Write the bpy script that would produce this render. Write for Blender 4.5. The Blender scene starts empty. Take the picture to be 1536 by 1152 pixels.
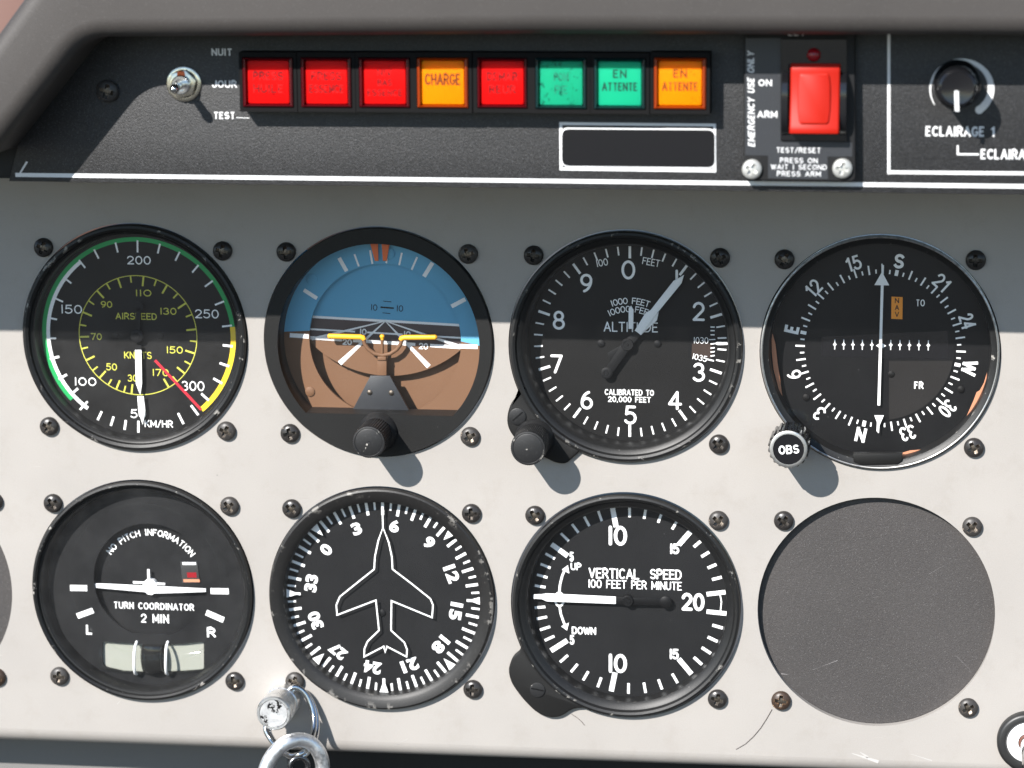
import bpy, math, random
from math import sin, cos, pi, radians, degrees, atan2, hypot
from mathutils import Matrix, Vector

# ------------------------------------------------------------------ camera, light, exposure
scene = bpy.context.scene
COL = scene.collection
CAM = (146.658, -989.194, 224.636)                      # mm; the instrument panel's front is the plane y = 0
RIGHT = (0.98985740, 0.14188797, -0.00707981)
DOWN = (0.01998788, -0.18843519, -0.98188220)
FWD = (-0.14065136, 0.97178186, -0.18936001)
FPX = 4500.0
cd = bpy.data.cameras.new('camera')
cam = bpy.data.objects.new('camera', cd)
COL.objects.link(cam)
cam.matrix_world = Matrix(((RIGHT[0], -DOWN[0], -FWD[0], CAM[0] / 1000),
                           (RIGHT[1], -DOWN[1], -FWD[1], CAM[1] / 1000),
                           (RIGHT[2], -DOWN[2], -FWD[2], CAM[2] / 1000), (0, 0, 0, 1)))
cd.sensor_width = 36
cd.sensor_fit = 'HORIZONTAL'
cd.lens = FPX / 1536 * 36
cd.clip_start = 0.02
cd.clip_end = 6000
cd.dof.use_dof = True
cd.dof.focus_distance = 1.005
cd.dof.aperture_fstop = 13
scene.camera = cam

SUN = Vector((0.535, 1.0, -0.765)).normalized()           # direction the light travels
elev = math.asin(-SUN.z)
world = bpy.data.worlds.new('World')
scene.world = world
world.use_nodes = True
wn = world.node_tree
bg = wn.nodes['Background']
sky = wn.nodes.new('ShaderNodeTexSky')
sky.sky_type = 'NISHITA'
sky.sun_disc = False
sky.sun_elevation = elev
sky.altitude = 1500
sky.air_density = 1.2
sky.dust_density = 0.15
sky.ozone_density = 1.2
sky.sun_rotation = atan2(-SUN.x, -SUN.y)
wn.links.new(sky.outputs[0], bg.inputs[0])
bg.inputs[1].default_value = 0.10
sl = bpy.data.lights.new('sun', 'SUN')
sl.energy = 5.0
sl.angle = radians(0.5)
sl.color = (1.0, 0.965, 0.92)
so = bpy.data.objects.new('sun', sl)
COL.objects.link(so)
so.rotation_euler = SUN.to_track_quat('-Z', 'Y').to_euler()
scene.view_settings.view_transform = 'Standard'
scene.view_settings.look = 'None'
scene.view_settings.gamma = 1
scene.view_settings.exposure = 1.10
scene.view_settings.use_curve_mapping = False
scene.cycles.max_bounces = 8
scene.cycles.transparent_max_bounces = 12


# ------------------------------------------------------------------ measuring
def at(px, py, y):
    """point (mm) on the plane y that the photograph shows at pixel (px, py)"""
    a, b = (px - 768) / FPX, (py - 576) / FPX
    d = [RIGHT[i] * a + DOWN[i] * b + FWD[i] for i in range(3)]
    s = (y - CAM[1]) / d[1]
    return (CAM[0] + s * d[0], CAM[2] + s * d[2])


def crop(ox, oy, s):
    return lambda u, v, y=0.0: at(ox + u / s, oy + v / s, y)


def rad(g, c, u, v, y):
    p = g(u, v, y)
    return hypot(p[0] - c[0], p[1] - c[1])


def ang(c, p):
    """clock angle in degrees, 0 = up, clockwise"""
    return degrees(atan2(p[0] - c[0], p[1] - c[1]))


def polar(c, r, a):
    return (c[0] + r * sin(radians(a)), c[1] + r * cos(radians(a)))


# ------------------------------------------------------------------ materials
def mat(name, base, rough=0.5, metal=0.0, spec=0.5):
    m = bpy.data.materials.new(name)
    m.use_nodes = True
    b = m.node_tree.nodes['Principled BSDF']
    b.inputs['Base Color'].default_value = (*base, 1)
    b.inputs['Roughness'].default_value = rough
    b.inputs['Metallic'].default_value = metal
    b.inputs['Specular IOR Level'].default_value = spec
    return m


def nodes(m):
    t = m.node_tree
    return t, t.nodes['Principled BSDF'], t.nodes.new, t.links.new


def coords(t, scale=None):
    c = t.nodes.new('ShaderNodeNewGeometry')
    return c.outputs['Position']


def noise(t, scale, detail=2, rough=0.5):
    n = t.nodes.new('ShaderNodeTexNoise')
    n.inputs['Scale'].default_value = scale
    n.inputs['Detail'].default_value = detail
    n.inputs['Roughness'].default_value = rough
    t.links.new(coords(t), n.inputs['Vector'])
    return n.outputs['Fac']


def ramp(t, fac, stops):
    r = t.nodes.new('ShaderNodeValToRGB')
    els = r.color_ramp.elements
    while len(els) < len(stops):
        els.new(0.5)
    for e, (p, c) in zip(els, stops):
        e.position = p
        e.color = (*c, 1) if len(c) == 3 else c
    t.links.new(fac, r.inputs[0])
    return r.outputs[0]


def bump(t, b, fac, strength, dist):
    n = t.nodes.new('ShaderNodeBump')
    n.inputs['Strength'].default_value = strength
    n.inputs['Distance'].default_value = dist
    t.links.new(fac, n.inputs['Height'])
    t.links.new(n.outputs[0], b.inputs['Normal'])


def mixc(t, fac, a, b):
    n = t.nodes.new('ShaderNodeMix')
    n.data_type = 'RGBA'
    for sock, v in ((n.inputs[0], fac), (n.inputs[6], a), (n.inputs[7], b)):
        if hasattr(v, 'is_linked'):
            t.links.new(v, sock)
        elif isinstance(v, (int, float)):
            sock.default_value = v
        else:
            sock.default_value = (*v, 1)
    return n.outputs[2]


def specks(t, scale, keep, size):
    """sparse small round specks: 1 on a speck, 0 elsewhere"""
    v = t.nodes.new('ShaderNodeTexVoronoi')
    v.inputs['Scale'].default_value = scale
    t.links.new(coords(t), v.inputs['Vector'])
    a = t.nodes.new('ShaderNodeMath'); a.operation = 'LESS_THAN'
    t.links.new(v.outputs['Distance'], a.inputs[0]); a.inputs[1].default_value = size
    s = t.nodes.new('ShaderNodeSeparateColor')
    t.links.new(v.outputs['Color'], s.inputs[0])
    k = t.nodes.new('ShaderNodeMath'); k.operation = 'LESS_THAN'
    t.links.new(s.outputs[0], k.inputs[0]); k.inputs[1].default_value = keep
    q = t.nodes.new('ShaderNodeMath'); q.operation = 'MULTIPLY'
    t.links.new(a.outputs[0], q.inputs[0]); t.links.new(k.outputs[0], q.inputs[1])
    return q.outputs[0]


def painted(name, base, var, rough, grain_scale, grain, speck=None, bump_s=0.15, spec=0.5):
    """paint with faint large blotches, a fine grain and optional pale specks"""
    m = mat(name, base, rough, 0, spec)
    t, b, new, link = nodes(m)
    big = noise(t, 22, 4)
    lo = tuple(c * (1 - var) for c in base)
    hi = tuple(c * (1 + var) for c in base)
    c1 = ramp(t, big, [(0.3, lo), (0.7, hi)])
    fine = noise(t, grain_scale, 3, 0.7)
    g = ramp(t, fine, [(0.3, (1 - grain,) * 3), (0.7, (1 + grain,) * 3)])
    n = t.nodes.new('ShaderNodeMix'); n.data_type = 'RGBA'; n.blend_type = 'MULTIPLY'
    n.inputs[0].default_value = 1
    link(c1, n.inputs[6]); link(g, n.inputs[7])
    out = n.outputs[2]
    if speck:
        out = mixc(t, specks(t, speck[0], speck[1], speck[2]), out, speck[3])
    link(out, b.inputs['Base Color'])
    bump(t, b, fine, bump_s, 0.0002)
    return m


M = {}
M['grey_paint'] = painted('grey_paint', (0.276, 0.257, 0.238), 0.055, 0.48, 2600, 0.05, (160, 0.04, 0.05, (0.2, 0.19, 0.18)), 0.10)
def scratched(m):
    t, b, new, link = nodes(m)
    src = b.inputs['Base Color'].links[0].from_socket
    for rot, sc, lo, tone in ((0.5, (35, 35, 1400), 0.76, 1.16), (2.2, (30, 30, 1200), 0.77, 0.80), (1.3, (40, 40, 1500), 0.79, 1.2)):
        mp = new('ShaderNodeMapping')
        mp.inputs['Rotation'].default_value = (0, rot, 0)
        mp.inputs['Scale'].default_value = sc
        link(coords(t), mp.inputs['Vector'])
        n = new('ShaderNodeTexNoise'); n.inputs['Scale'].default_value = 1; n.inputs['Detail'].default_value = 2
        link(mp.outputs[0], n.inputs['Vector'])
        f = ramp(t, n.outputs['Fac'], [(lo - 0.02, (0, 0, 0)), (lo + 0.01, (1, 1, 1))])
        mx = new('ShaderNodeMix'); mx.data_type = 'RGBA'; mx.blend_type = 'MULTIPLY'
        link(f, mx.inputs[0]); link(src, mx.inputs[6]); mx.inputs[7].default_value = (tone, tone, tone, 1)
        src = mx.outputs[2]
    dirt = ramp(t, noise(t, 75, 6, 0.72), [(0.52, (1, 1, 1)), (0.80, (0.90, 0.885, 0.865))])
    mx = new('ShaderNodeMix'); mx.data_type = 'RGBA'; mx.blend_type = 'MULTIPLY'; mx.inputs[0].default_value = 1
    link(src, mx.inputs[6]); link(dirt, mx.inputs[7])
    link(mx.outputs[2], b.inputs['Base Color'])


scratched(M['grey_paint'])
M['grey_shaded'] = painted('grey_shaded', (0.135, 0.130, 0.125), 0.05, 0.5, 2600, 0.05)  # the panel's own paint, darkened to hold the shade under the rolled edge
M['black_plate'] = painted('black_plate', (0.0092, 0.0089, 0.0093), 0.12, 0.5, 1900, 0.95, (2600, 0.22, 0.36, (0.045, 0.045, 0.048)), 0.8)
M['blank_grey'] = painted('blank_grey', (0.0375, 0.0335, 0.032), 0.12, 0.55, 2500, 0.26, (2200, 0.16, 0.33, (0.075, 0.07, 0.068)), 0.6)
M['shield'] = painted('shield', (0.041, 0.0365, 0.0335), 0.08, 0.60, 2300, 0.18, (1900, 0.08, 0.28, (0.075, 0.07, 0.066)), 0.5, 0.35)
M['dark_body'] = mat('dark_body', (0.008, 0.008, 0.0085), 0.6, 0, 0.3)
M['dial_black'] = painted('dial_black', (0.0040, 0.0038, 0.0037), 0.15, 0.6, 4000, 0.2, (420, 0.07, 0.05, (0.08, 0.08, 0.08)), 0.05, 0.2)
M['dial_dark'] = painted('dial_dark', (0.0022, 0.0022, 0.0026), 0.15, 0.5, 4000, 0.2, (300, 0.04, 0.05, (0.07, 0.07, 0.07)), 0.05, 0.2)
M['dial_grey'] = painted('dial_grey', (0.0050, 0.0052, 0.0058), 0.15, 0.6, 4000, 0.15, (420, 0.05, 0.06, (0.07, 0.07, 0.07)), 0.05, 0.2)
M['print_white'] = painted('print_white', (0.80, 0.80, 0.79), 0.05, 0.6, 3000, 0.05, None, 0.03, 0.3)
M['print_white_dim'] = mat('print_white_dim', (0.42, 0.42, 0.42), 0.6, 0, 0.3)
M['print_yellow'] = mat('print_yellow', (0.52, 0.50, 0.07), 0.6, 0, 0.3)
M['band_green'] = mat('band_green', (0.01, 0.30, 0.08), 0.6, 0, 0.3)
M['band_yellow'] = mat('band_yellow', (0.75, 0.52, 0.02), 0.6, 0, 0.3)
M['band_red'] = mat('band_red', (0.48, 0.015, 0.03), 0.6, 0, 0.3)
M['sky_blue'] = painted('sky_blue', (0.105, 0.345, 0.53), 0.06, 0.6, 3000, 0.05, None, 0.03, 0.3)
M['earth_brown'] = painted('earth_brown', (0.142, 0.072, 0.037), 0.06, 0.6, 3000, 0.06, (300, 0.05, 0.06, (0.3, 0.25, 0.2)), 0.03, 0.3)
M['window_brown'] = mat('window_brown', (0.030, 0.018, 0.013), 0.6, 0, 0.3)
M['window_black'] = mat('window_black', (0.0025, 0.0025, 0.003), 0.6, 0, 0.2)
M['leaf_lit'] = mat('leaf_lit', (0.0070, 0.0058, 0.0052), 0.6, 0, 0.3)  # lighter brown for the quarter of the dial painted as lit
M['horizon_dark'] = mat('horizon_dark', (0.075, 0.055, 0.053), 0.6, 0, 0.3)
M['print_black'] = mat('print_black', (0.006, 0.006, 0.007), 0.6, 0, 0.3)
M['orange'] = mat('orange', (0.86, 0.40, 0.012), 0.5)
M['orange_red'] = mat('orange_red', (0.72, 0.12, 0.01), 0.5)
M['copper'] = mat('copper', (0.52, 0.22, 0.12), 0.55, 0.2)
M['bush_brown'] = mat('bush_brown', (0.12, 0.045, 0.03), 0.5)
M['white_plastic'] = mat('white_plastic', (0.8, 0.8, 0.8), 0.35)
M['label_blue'] = painted('label_blue', (0.016, 0.0175, 0.021), 0.08, 0.45, 3600, 0.25, None, 0.2)
M['rubber'] = mat('rubber', (0.012, 0.012, 0.012), 0.45)
M['housing_black'] = mat('housing_black', (0.0035, 0.0033, 0.0035), 0.65, 0, 0.12)
M['scuff'] = mat('scuff', (0.36, 0.345, 0.33), 0.5)
M['scratch'] = mat('scratch', (0.16, 0.15, 0.15), 0.6)
M['hair'] = mat('hair', (0.05, 0.035, 0.03), 0.5)


def worn_black(name, base, rough, wear_scale, wear_hi, metal_c=(0.35, 0.33, 0.30)):
    m = mat(name, base, rough)
    t, b, new, link = nodes(m)
    geo = new('ShaderNodeNewGeometry')
    edge = ramp(t, geo.outputs['Pointiness'], [(0.53, (0, 0, 0)), (0.58, (1, 1, 1))])
    n1 = ramp(t, noise(t, wear_scale, 5, 0.7), [(wear_hi, (0, 0, 0)), (wear_hi + 0.04, (1, 1, 1))])
    mul = new('ShaderNodeMix'); mul.data_type = 'RGBA'; mul.blend_type = 'MULTIPLY'; mul.inputs[0].default_value = 1
    link(edge, mul.inputs[6]); link(n1, mul.inputs[7])
    b.inputs['Specular IOR Level'].default_value = 0.35
    dust = ramp(t, noise(t, 900, 4, 0.7), [(0.55, base), (0.8, tuple(c * 2.2 + 0.002 for c in base))])
    sp = mixc(t, specks(t, 500, 0.10, 0.10), dust, (0.09, 0.085, 0.08))
    link(mixc(t, mul.outputs[2], sp, metal_c), b.inputs['Base Color'])
    bump(t, b, noise(t, 2500, 3), 0.15, 0.0002)
    return m


M['bezel'] = worn_black('bezel', (0.0055, 0.0055, 0.0056), 0.46, 260, 0.60)
M['bezel_flat'] = painted('bezel_flat', (0.0075, 0.0073, 0.0071), 0.2, 0.5, 2600, 0.3, (500, 0.08, 0.07, (0.05, 0.047, 0.044)), 0.3, 0.25)
M['bezel_worn'] = worn_black('bezel_worn', (0.0085, 0.008, 0.0078), 0.48, 180, 0.575)
M['knob_black'] = worn_black('knob_black', (0.009, 0.009, 0.0095), 0.5, 400, 0.62)
M['gloss_black'] = mat('gloss_black', (0.006, 0.006, 0.007), 0.15)
M['screw_black'] = worn_black('screw_black', (0.022, 0.020, 0.019), 0.30, 700, 0.55, (0.3, 0.24, 0.18))
M['screw_rust'] = worn_black('screw_rust', (0.035, 0.022, 0.015), 0.40, 500, 0.40, (0.4, 0.22, 0.1))


def metal(name, base, rough, sc=900, var=0.35):
    m = mat(name, base, rough, 1.0)
    t, b, new, link = nodes(m)
    f = noise(t, sc, 5, 0.65)
    link(ramp(t, f, [(0.25, tuple(c * (1 - var) for c in base)), (0.6, base)]), b.inputs['Base Color'])
    r = ramp(t, f, [(0.3, (rough * 1.5,) * 3), (0.7, (rough * 0.7,) * 3)])
    link(r, b.inputs['Roughness'])
    return m


M['screw_worn'] = metal('screw_worn', (0.13, 0.11, 0.09), 0.42, 1600, 0.6)
M['chrome'] = metal('chrome', (0.62, 0.62, 0.61), 0.14, 600, 0.15)
M['nickel'] = metal('nickel', (0.62, 0.58, 0.48), 0.22, 700, 0.3)
M['aluminium'] = metal('aluminium', (0.78, 0.78, 0.78), 0.42, 700, 0.2)
M['satin_chrome'] = metal('satin_chrome', (0.80, 0.80, 0.79), 0.33, 900, 0.25)
M['steel_dark'] = metal('steel_dark', (0.16, 0.16, 0.165), 0.25, 900, 0.4)
M['silver'] = mat('silver', (0.40, 0.40, 0.38), 0.45, 0.4)
M['silver_edge'] = metal('silver_edge', (0.50, 0.49, 0.47), 0.40, 500, 0.6)


def engraved():
    m = mat('worn_face', (0.78, 0.78, 0.77), 0.38, 0.75)
    t, b, new, link = nodes(m)
    f = noise(t, 420, 4, 0.6)
    link(ramp(t, f, [(0.385, (0.015, 0.015, 0.015)), (0.42, (0.60, 0.60, 0.60)), (0.7, (0.80, 0.80, 0.79))]), b.inputs['Base Color'])
    bump(t, b, f, 0.5, 0.0004)
    return m


M['worn_face'] = engraved()


def glass_mat(name='thin_glass', tint=(1, 1, 1), dirt=0.006, ior=1.45):
    """thin pane: clear, mirrors a little by Fresnel, a touch of dust"""
    m = bpy.data.materials.new(name)
    m.use_nodes = True
    t = m.node_tree
    t.nodes.clear()
    out = t.nodes.new('ShaderNodeOutputMaterial')
    tr = t.nodes.new('ShaderNodeBsdfTransparent'); tr.inputs[0].default_value = (*tint, 1)
    gl = t.nodes.new('ShaderNodeBsdfGlossy'); gl.inputs['Roughness'].default_value = 0.03
    geo = t.nodes.new('ShaderNodeNewGeometry')

    def calc(op, a, b=None):                            # mirror share of a thin pane, the same from either side
        n = t.nodes.new('ShaderNodeMath'); n.operation = op
        for k, v in ((0, a), (1, b)):
            if v is None:
                continue
            if isinstance(v, (int, float)):
                n.inputs[k].default_value = v
            else:
                t.links.new(v, n.inputs[k])
        return n.outputs[0]
    dt = t.nodes.new('ShaderNodeVectorMath'); dt.operation = 'DOT_PRODUCT'
    t.links.new(geo.outputs['Normal'], dt.inputs[0]); t.links.new(geo.outputs['Incoming'], dt.inputs[1])
    r0 = ((ior - 1) / (ior + 1)) ** 2
    k5 = calc('POWER', calc('SUBTRACT', 1.0, calc('ABSOLUTE', dt.outputs['Value'])), 5.0)
    share = calc('ADD', calc('MULTIPLY', k5, 1 - r0), r0)
    mx = t.nodes.new('ShaderNodeMixShader')
    t.links.new(share, mx.inputs[0]); t.links.new(tr.outputs[0], mx.inputs[1]); t.links.new(gl.outputs[0], mx.inputs[2])
    df = t.nodes.new('ShaderNodeBsdfDiffuse'); df.inputs[0].default_value = (0.6, 0.6, 0.6, 1)
    m2 = t.nodes.new('ShaderNodeMixShader')
    d = ramp(t, noise(t, 60, 6, 0.7), [(0.35, (0.0, 0, 0)), (0.8, (dirt, dirt, dirt))])
    t.links.new(d, m2.inputs[0]); t.links.new(mx.outputs[0], m2.inputs[1]); t.links.new(df.outputs[0], m2.inputs[2])
    t.links.new(m2.outputs[0], out.inputs[0])
    return m


M['glass'] = glass_mat()
M['glass_hazy'] = glass_mat('hazy_glass', (1, 1, 1), 0.022)  # dusty pane, dust raised to give the haze of reflected sky as well
M['tube_glass'] = glass_mat('tube_glass', (0.97, 0.99, 0.97), 0.01, 1.22)


def plastic_lens(name, base, sss=0.0):
    m = mat(name, base, 0.25)
    b = m.node_tree.nodes['Principled BSDF']
    if sss:
        b.inputs['Subsurface Weight'].default_value = sss
        b.inputs['Subsurface Radius'].default_value = (1, 0.6, 0.5)
        b.inputs['Subsurface Scale'].default_value = 0.012
    return m


def grimy(name, base, dark, amount):
    m = plastic_lens(name, base, 0.6)
    t, b, new, link = nodes(m)
    b.inputs['Roughness'].default_value = 0.45
    b.inputs['Specular IOR Level'].default_value = 0.08
    f = noise(t, 330, 5, 0.7)
    link(ramp(t, f, [(amount - 0.05, dark), (amount + 0.03, base)]), b.inputs['Base Color'])
    return m


M['red_face'] = grimy('red_face', (0.56, 0.003, 0.003), (0.30, 0.002, 0.003), 0.36)
M['amber_face'] = grimy('amber_face', (0.78, 0.185, 0.0005), (0.58, 0.10, 0.0005), 0.34)
M['green_face'] = grimy('green_face', (0.008, 0.33, 0.17), (0.008, 0.24, 0.12), 0.30)
M['green_grimy'] = grimy('green_grimy', (0.008, 0.28, 0.145), (0.006, 0.07, 0.045), 0.42)
M['red_rim'] = plastic_lens('red_rim', (0.055, 0.0006, 0.003))
M['amber_rim'] = plastic_lens('amber_rim', (0.20, 0.022, 0.0005))
M['green_rim'] = plastic_lens('green_rim', (0.003, 0.018, 0.019))
M['rocker_red'] = plastic_lens('rocker_red', (0.32, 0.0070, 0.0012), 0.0)
M['rocker_red'].node_tree.nodes['Principled BSDF'].inputs['Specular IOR Level'].default_value = 0.2
M['rocker_red'].node_tree.nodes['Principled BSDF'].inputs['Roughness'].default_value = 0.5
M['led_red'] = plastic_lens('led_red', (0.22, 0.003, 0.008))


def worn_print(name, ink, ground, keep):
    """ink that has rubbed off in blotches down to the lens colour"""
    m = mat(name, ink, 0.5, 0, 0.2)
    t, b, new, link = nodes(m)
    link(ramp(t, noise(t, 520, 4, 0.7), [(keep - 0.06, ink), (keep + 0.06, ground)]), b.inputs['Base Color'])
    return m


M['print_darkred'] = worn_print('print_darkred', (0.10, 0.001, 0.002), (0.46, 0.003, 0.003), 0.53)
M['print_brown'] = worn_print('print_brown', (0.13, 0.03, 0.004), (0.40, 0.10, 0.003), 0.60)
M['print_darkgreen'] = worn_print('print_darkgreen', (0.006, 0.035, 0.025), (0.008, 0.20, 0.11), 0.66)
M['print_rubbed'] = worn_print('print_rubbed', (0.006, 0.035, 0.025), (0.008, 0.20, 0.11), 0.45)
M['cowl_pink'] = mat('cowl_pink', (0.15, 0.08, 0.06), 0.5)
M['apron'] = painted('apron', (0.035, 0.034, 0.033), 0.2, 0.9, 40, 0.2)
M['ball_black'] = mat('ball_black', (0.005, 0.005, 0.005), 0.08)
M['tube_back'] = mat('tube_back', (0.27, 0.265, 0.235), 0.5)
M['flag_window'] = mat('flag_window', (0.05, 0.05, 0.05), 0.25, 0.4)
M['strip_white'] = painted('strip_white', (0.62, 0.62, 0.62), 0.06, 0.5, 2600, 0.06, None, 0.05)


# ------------------------------------------------------------------ mesh builder (mm)
class MB:
    def __init__(self):
        self.v, self.f, self.mi = [], [], []

    def add(self, vs, fs, mi=0):
        o = len(self.v)
        self.v += [tuple(p) for p in vs]
        self.f += [tuple(o + i for i in f) for f in fs]
        self.mi += [mi] * len(fs)
        return self

    def poly(self, pts, y, mi=0):
        a = sum(p[0] * q[1] - q[0] * p[1] for p, q in zip(pts, pts[1:] + pts[:1]))
        if a < 0:
            pts = pts[::-1]
        return self.add([(p[0], y, p[1]) for p in pts], [tuple(range(len(pts)))], mi)

    def quadz(self, a, b, w, y, mi=0, w2=None):
        """flat bar from a to b, width w (w2 at b)"""
        w2 = w if w2 is None else w2
        dx, dz = b[0] - a[0], b[1] - a[1]
        l = hypot(dx, dz) or 1
        n = (-dz / l, dx / l)
        return self.poly([(a[0] + n[0] * w / 2, a[1] + n[1] * w / 2), (a[0] - n[0] * w / 2, a[1] - n[1] * w / 2),
                          (b[0] - n[0] * w2 / 2, b[1] - n[1] * w2 / 2), (b[0] + n[0] * w2 / 2, b[1] + n[1] * w2 / 2)], y, mi)

    def disc(self, c, r, y, n=48, mi=0):
        return self.poly([(c[0] + r * cos(2 * pi * i / n), c[1] + r * sin(2 * pi * i / n)) for i in range(n)], y, mi)

    def band(self, c, r0, r1, a0, a1, y, n=64, mi=0):
        vs, fs = [], []
        for i in range(n + 1):
            a = a0 + (a1 - a0) * i / n
            p, q = polar(c, r0, a), polar(c, r1, a)
            vs += [(p[0], y, p[1]), (q[0], y, q[1])]
        for i in range(n):
            fs.append((2 * i, 2 * i + 2, 2 * i + 3, 2 * i + 1) if a1 < a0 else (2 * i, 2 * i + 1, 2 * i + 3, 2 * i + 2)[::-1])
        return self.add(vs, fs, mi)

    def ribbon(self, pts, w, y, closed=False, mi=0, caps=True):
        n = len(pts)
        hw = w / 2
        L, R = [], []
        for i in range(n):
            p = pts[i]
            a = pts[i - 1] if (i > 0 or closed) else None
            b = pts[(i + 1) % n] if (i < n - 1 or closed) else None
            ns = []
            for s, e in ((a, p), (p, b)):
                if s is None or e is None:
                    continue
                dx, dz = e[0] - s[0], e[1] - s[1]
                l = hypot(dx, dz) or 1e-9
                ns.append((-dz / l, dx / l))
            nx, nz = sum(q[0] for q in ns) / len(ns), sum(q[1] for q in ns) / len(ns)
            l2 = nx * nx + nz * nz
            k = hw / max(l2, 0.22)
            L.append((p[0] + nx * k, y, p[1] + nz * k))
            R.append((p[0] - nx * k, y, p[1] - nz * k))
        m = n if closed else n - 1
        self.add(L + R, [(i, n + i, n + (i + 1) % n, (i + 1) % n) for i in range(m)], mi)
        if caps and not closed:
            for p, q in ((pts[0], pts[1]), (pts[-1], pts[-2])):
                a0 = atan2(p[1] - q[1], p[0] - q[0])
                arc = [(p[0] + hw * cos(a0 - pi / 2 + pi * i / 6), p[1] + hw * sin(a0 - pi / 2 + pi * i / 6)) for i in range(7)]
                self.poly(arc, y, mi)
        return self

    def lathe(self, c, prof, n=64, mi=0, rf=None, cap=False, mis=None):
        """prof: (r, y) listed from the back/outside towards the front/centre"""
        k = len(prof)
        vs = []
        for i in range(n):
            a = 2 * pi * i / n
            for j, (r, y) in enumerate(prof):
                rr = r * (rf(a, j) if rf else 1)
                vs.append((c[0] + rr * cos(a), y, c[1] + rr * sin(a)))
        for i in range(n):
            for j in range(k - 1):
                a, b = i * k + j, ((i + 1) % n) * k + j
                self.add([], [])
                self.f.append(None); self.mi.append(mis[j] if mis else mi)
                self.f[-1] = ('L', a, b, b + 1, a + 1)
        o = len(self.v)
        self.v += vs
        self.f = [tuple(o + q for q in f[1:]) if (f and f[0] == 'L') else f for f in self.f]
        if cap:
            self.f.append(tuple(o + i * k + k - 1 for i in range(n))); self.mi.append(mis[-1] if mis else mi)
        return self

    def prism(self, pts, yf, yb, bev=0.0, seg=3, mi=0, back=False):
        a = sum(p[0] * q[1] - q[0] * p[1] for p, q in zip(pts, pts[1:] + pts[:1]))
        if a < 0:
            pts = pts[::-1]
        n = len(pts)
        loops = [(pts, yb)]
        if bev > 0:
            for s in range(seg + 1):
                t = pi / 2 * s / seg
                loops.append((inset(pts, bev * (1 - cos(t))), yf + bev * (1 - sin(t))))
        else:
            loops.append((pts, yf))
        vs = [(p[0], y, p[1]) for lp, y in loops for p in lp]
        fs = []
        for j in range(len(loops) - 1):
            for i in range(n):
                i2 = (i + 1) % n
                fs.append((j * n + i, j * n + i2, (j + 1) * n + i2, (j + 1) * n + i))
        fs.append(tuple((len(loops) - 1) * n + i for i in range(n)))
        if back:
            fs.append(tuple(range(n))[::-1])
        return self.add(vs, fs, mi)

    def tube(self, path, r, n=12, mi=0, closed=False, rs=None, caps=True):
        P = [Vector(p) for p in path]
        m = len(P)
        up = None
        rings = []
        for i in range(m):
            a = P[i - 1] if (i > 0 or closed) else P[i]
            b = P[(i + 1) % m] if (i < m - 1 or closed) else P[i]
            t = (b - a).normalized()
            if up is None:
                up = t.orthogonal().normalized()
            up = (up - t * up.dot(t)).normalized()
            sd = t.cross(up)
            rr = rs[i] if rs else r
            rings.append([P[i] + (up * cos(2 * pi * k / n) + sd * sin(2 * pi * k / n)) * rr for k in range(n)])
        vs = [tuple(p) for rg in rings for p in rg]
        fs = []
        for i in range(m if closed else m - 1):
            i2 = (i + 1) % m
            for k in range(n):
                fs.append((i * n + k, i * n + (k + 1) % n, i2 * n + (k + 1) % n, i2 * n + k))
        if caps and not closed:
            fs.append(tuple(range(n))[::-1])
            fs.append(tuple((m - 1) * n + k for k in range(n)))
        return self.add(vs, fs, mi)

    def ellipsoid(self, c, rx, ry, rz, n=24, m=14, mi=0, zc=1e9):
        vs, fs = [], []
        for j in range(m + 1):
            t = pi * j / m
            for i in range(n):
                a = 2 * pi * i / n
                vs.append((c[0] + rx * sin(t) * cos(a), c[1] - ry * cos(t), c[2] + max(-zc, min(zc, rz * sin(t) * sin(a)))))
        for j in range(m):
            for i in range(n):
                fs.append((j * n + i, (j + 1) * n + i, (j + 1) * n + (i + 1) % n, j * n + (i + 1) % n)[::-1])
        return self.add(vs, fs, mi)

    def build(self, name, mats, parent=None, smooth=True, angle=38):
        me = bpy.data.meshes.new(name)
        r = parent
        while r is not None and r.parent is not None:
            r = r.parent
        o = r.location * 1000 if r is not None else (self.origin if hasattr(self, 'origin') else Vector((0, 0, 0)))
        me.from_pydata([((x - o[0]) / 1000, (y - o[1]) / 1000, (z - o[2]) / 1000) for x, y, z in self.v], [], self.f)
        if not isinstance(mats, (list, tuple)):
            mats = [mats]
        for m in mats:
            me.materials.append(M[m])
        me.polygons.foreach_set('material_index', self.mi)
        me.validate()
        if smooth:
            me.polygons.foreach_set('use_smooth', [True] * len(me.polygons))
            me.set_sharp_from_angle(angle=radians(angle))
        me.update()
        ob = bpy.data.objects.new(name, me)
        COL.objects.link(ob)
        if parent is not None:
            ob.parent = parent
        else:
            ob.location = Vector(o) / 1000
        return ob


def inset(pts, d):
    n = len(pts)
    out = []
    for i in range(n):
        p, a, b = pts[i], pts[i - 1], pts[(i + 1) % n]
        ns = []
        for s, e in ((a, p), (p, b)):
            dx, dz = e[0] - s[0], e[1] - s[1]
            l = hypot(dx, dz) or 1e-9
            ns.append((-dz / l, dx / l))
        nx, nz = (ns[0][0] + ns[1][0]) / 2, (ns[0][1] + ns[1][1]) / 2
        k = d / max(nx * nx + nz * nz, 0.3)
        out.append((p[0] + nx * k, p[1] + nz * k))
    return out


def circle(c, r, n=96):
    return [(c[0] + r * cos(2 * pi * i / n), c[1] + r * sin(2 * pi * i / n)) for i in range(n)]


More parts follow.
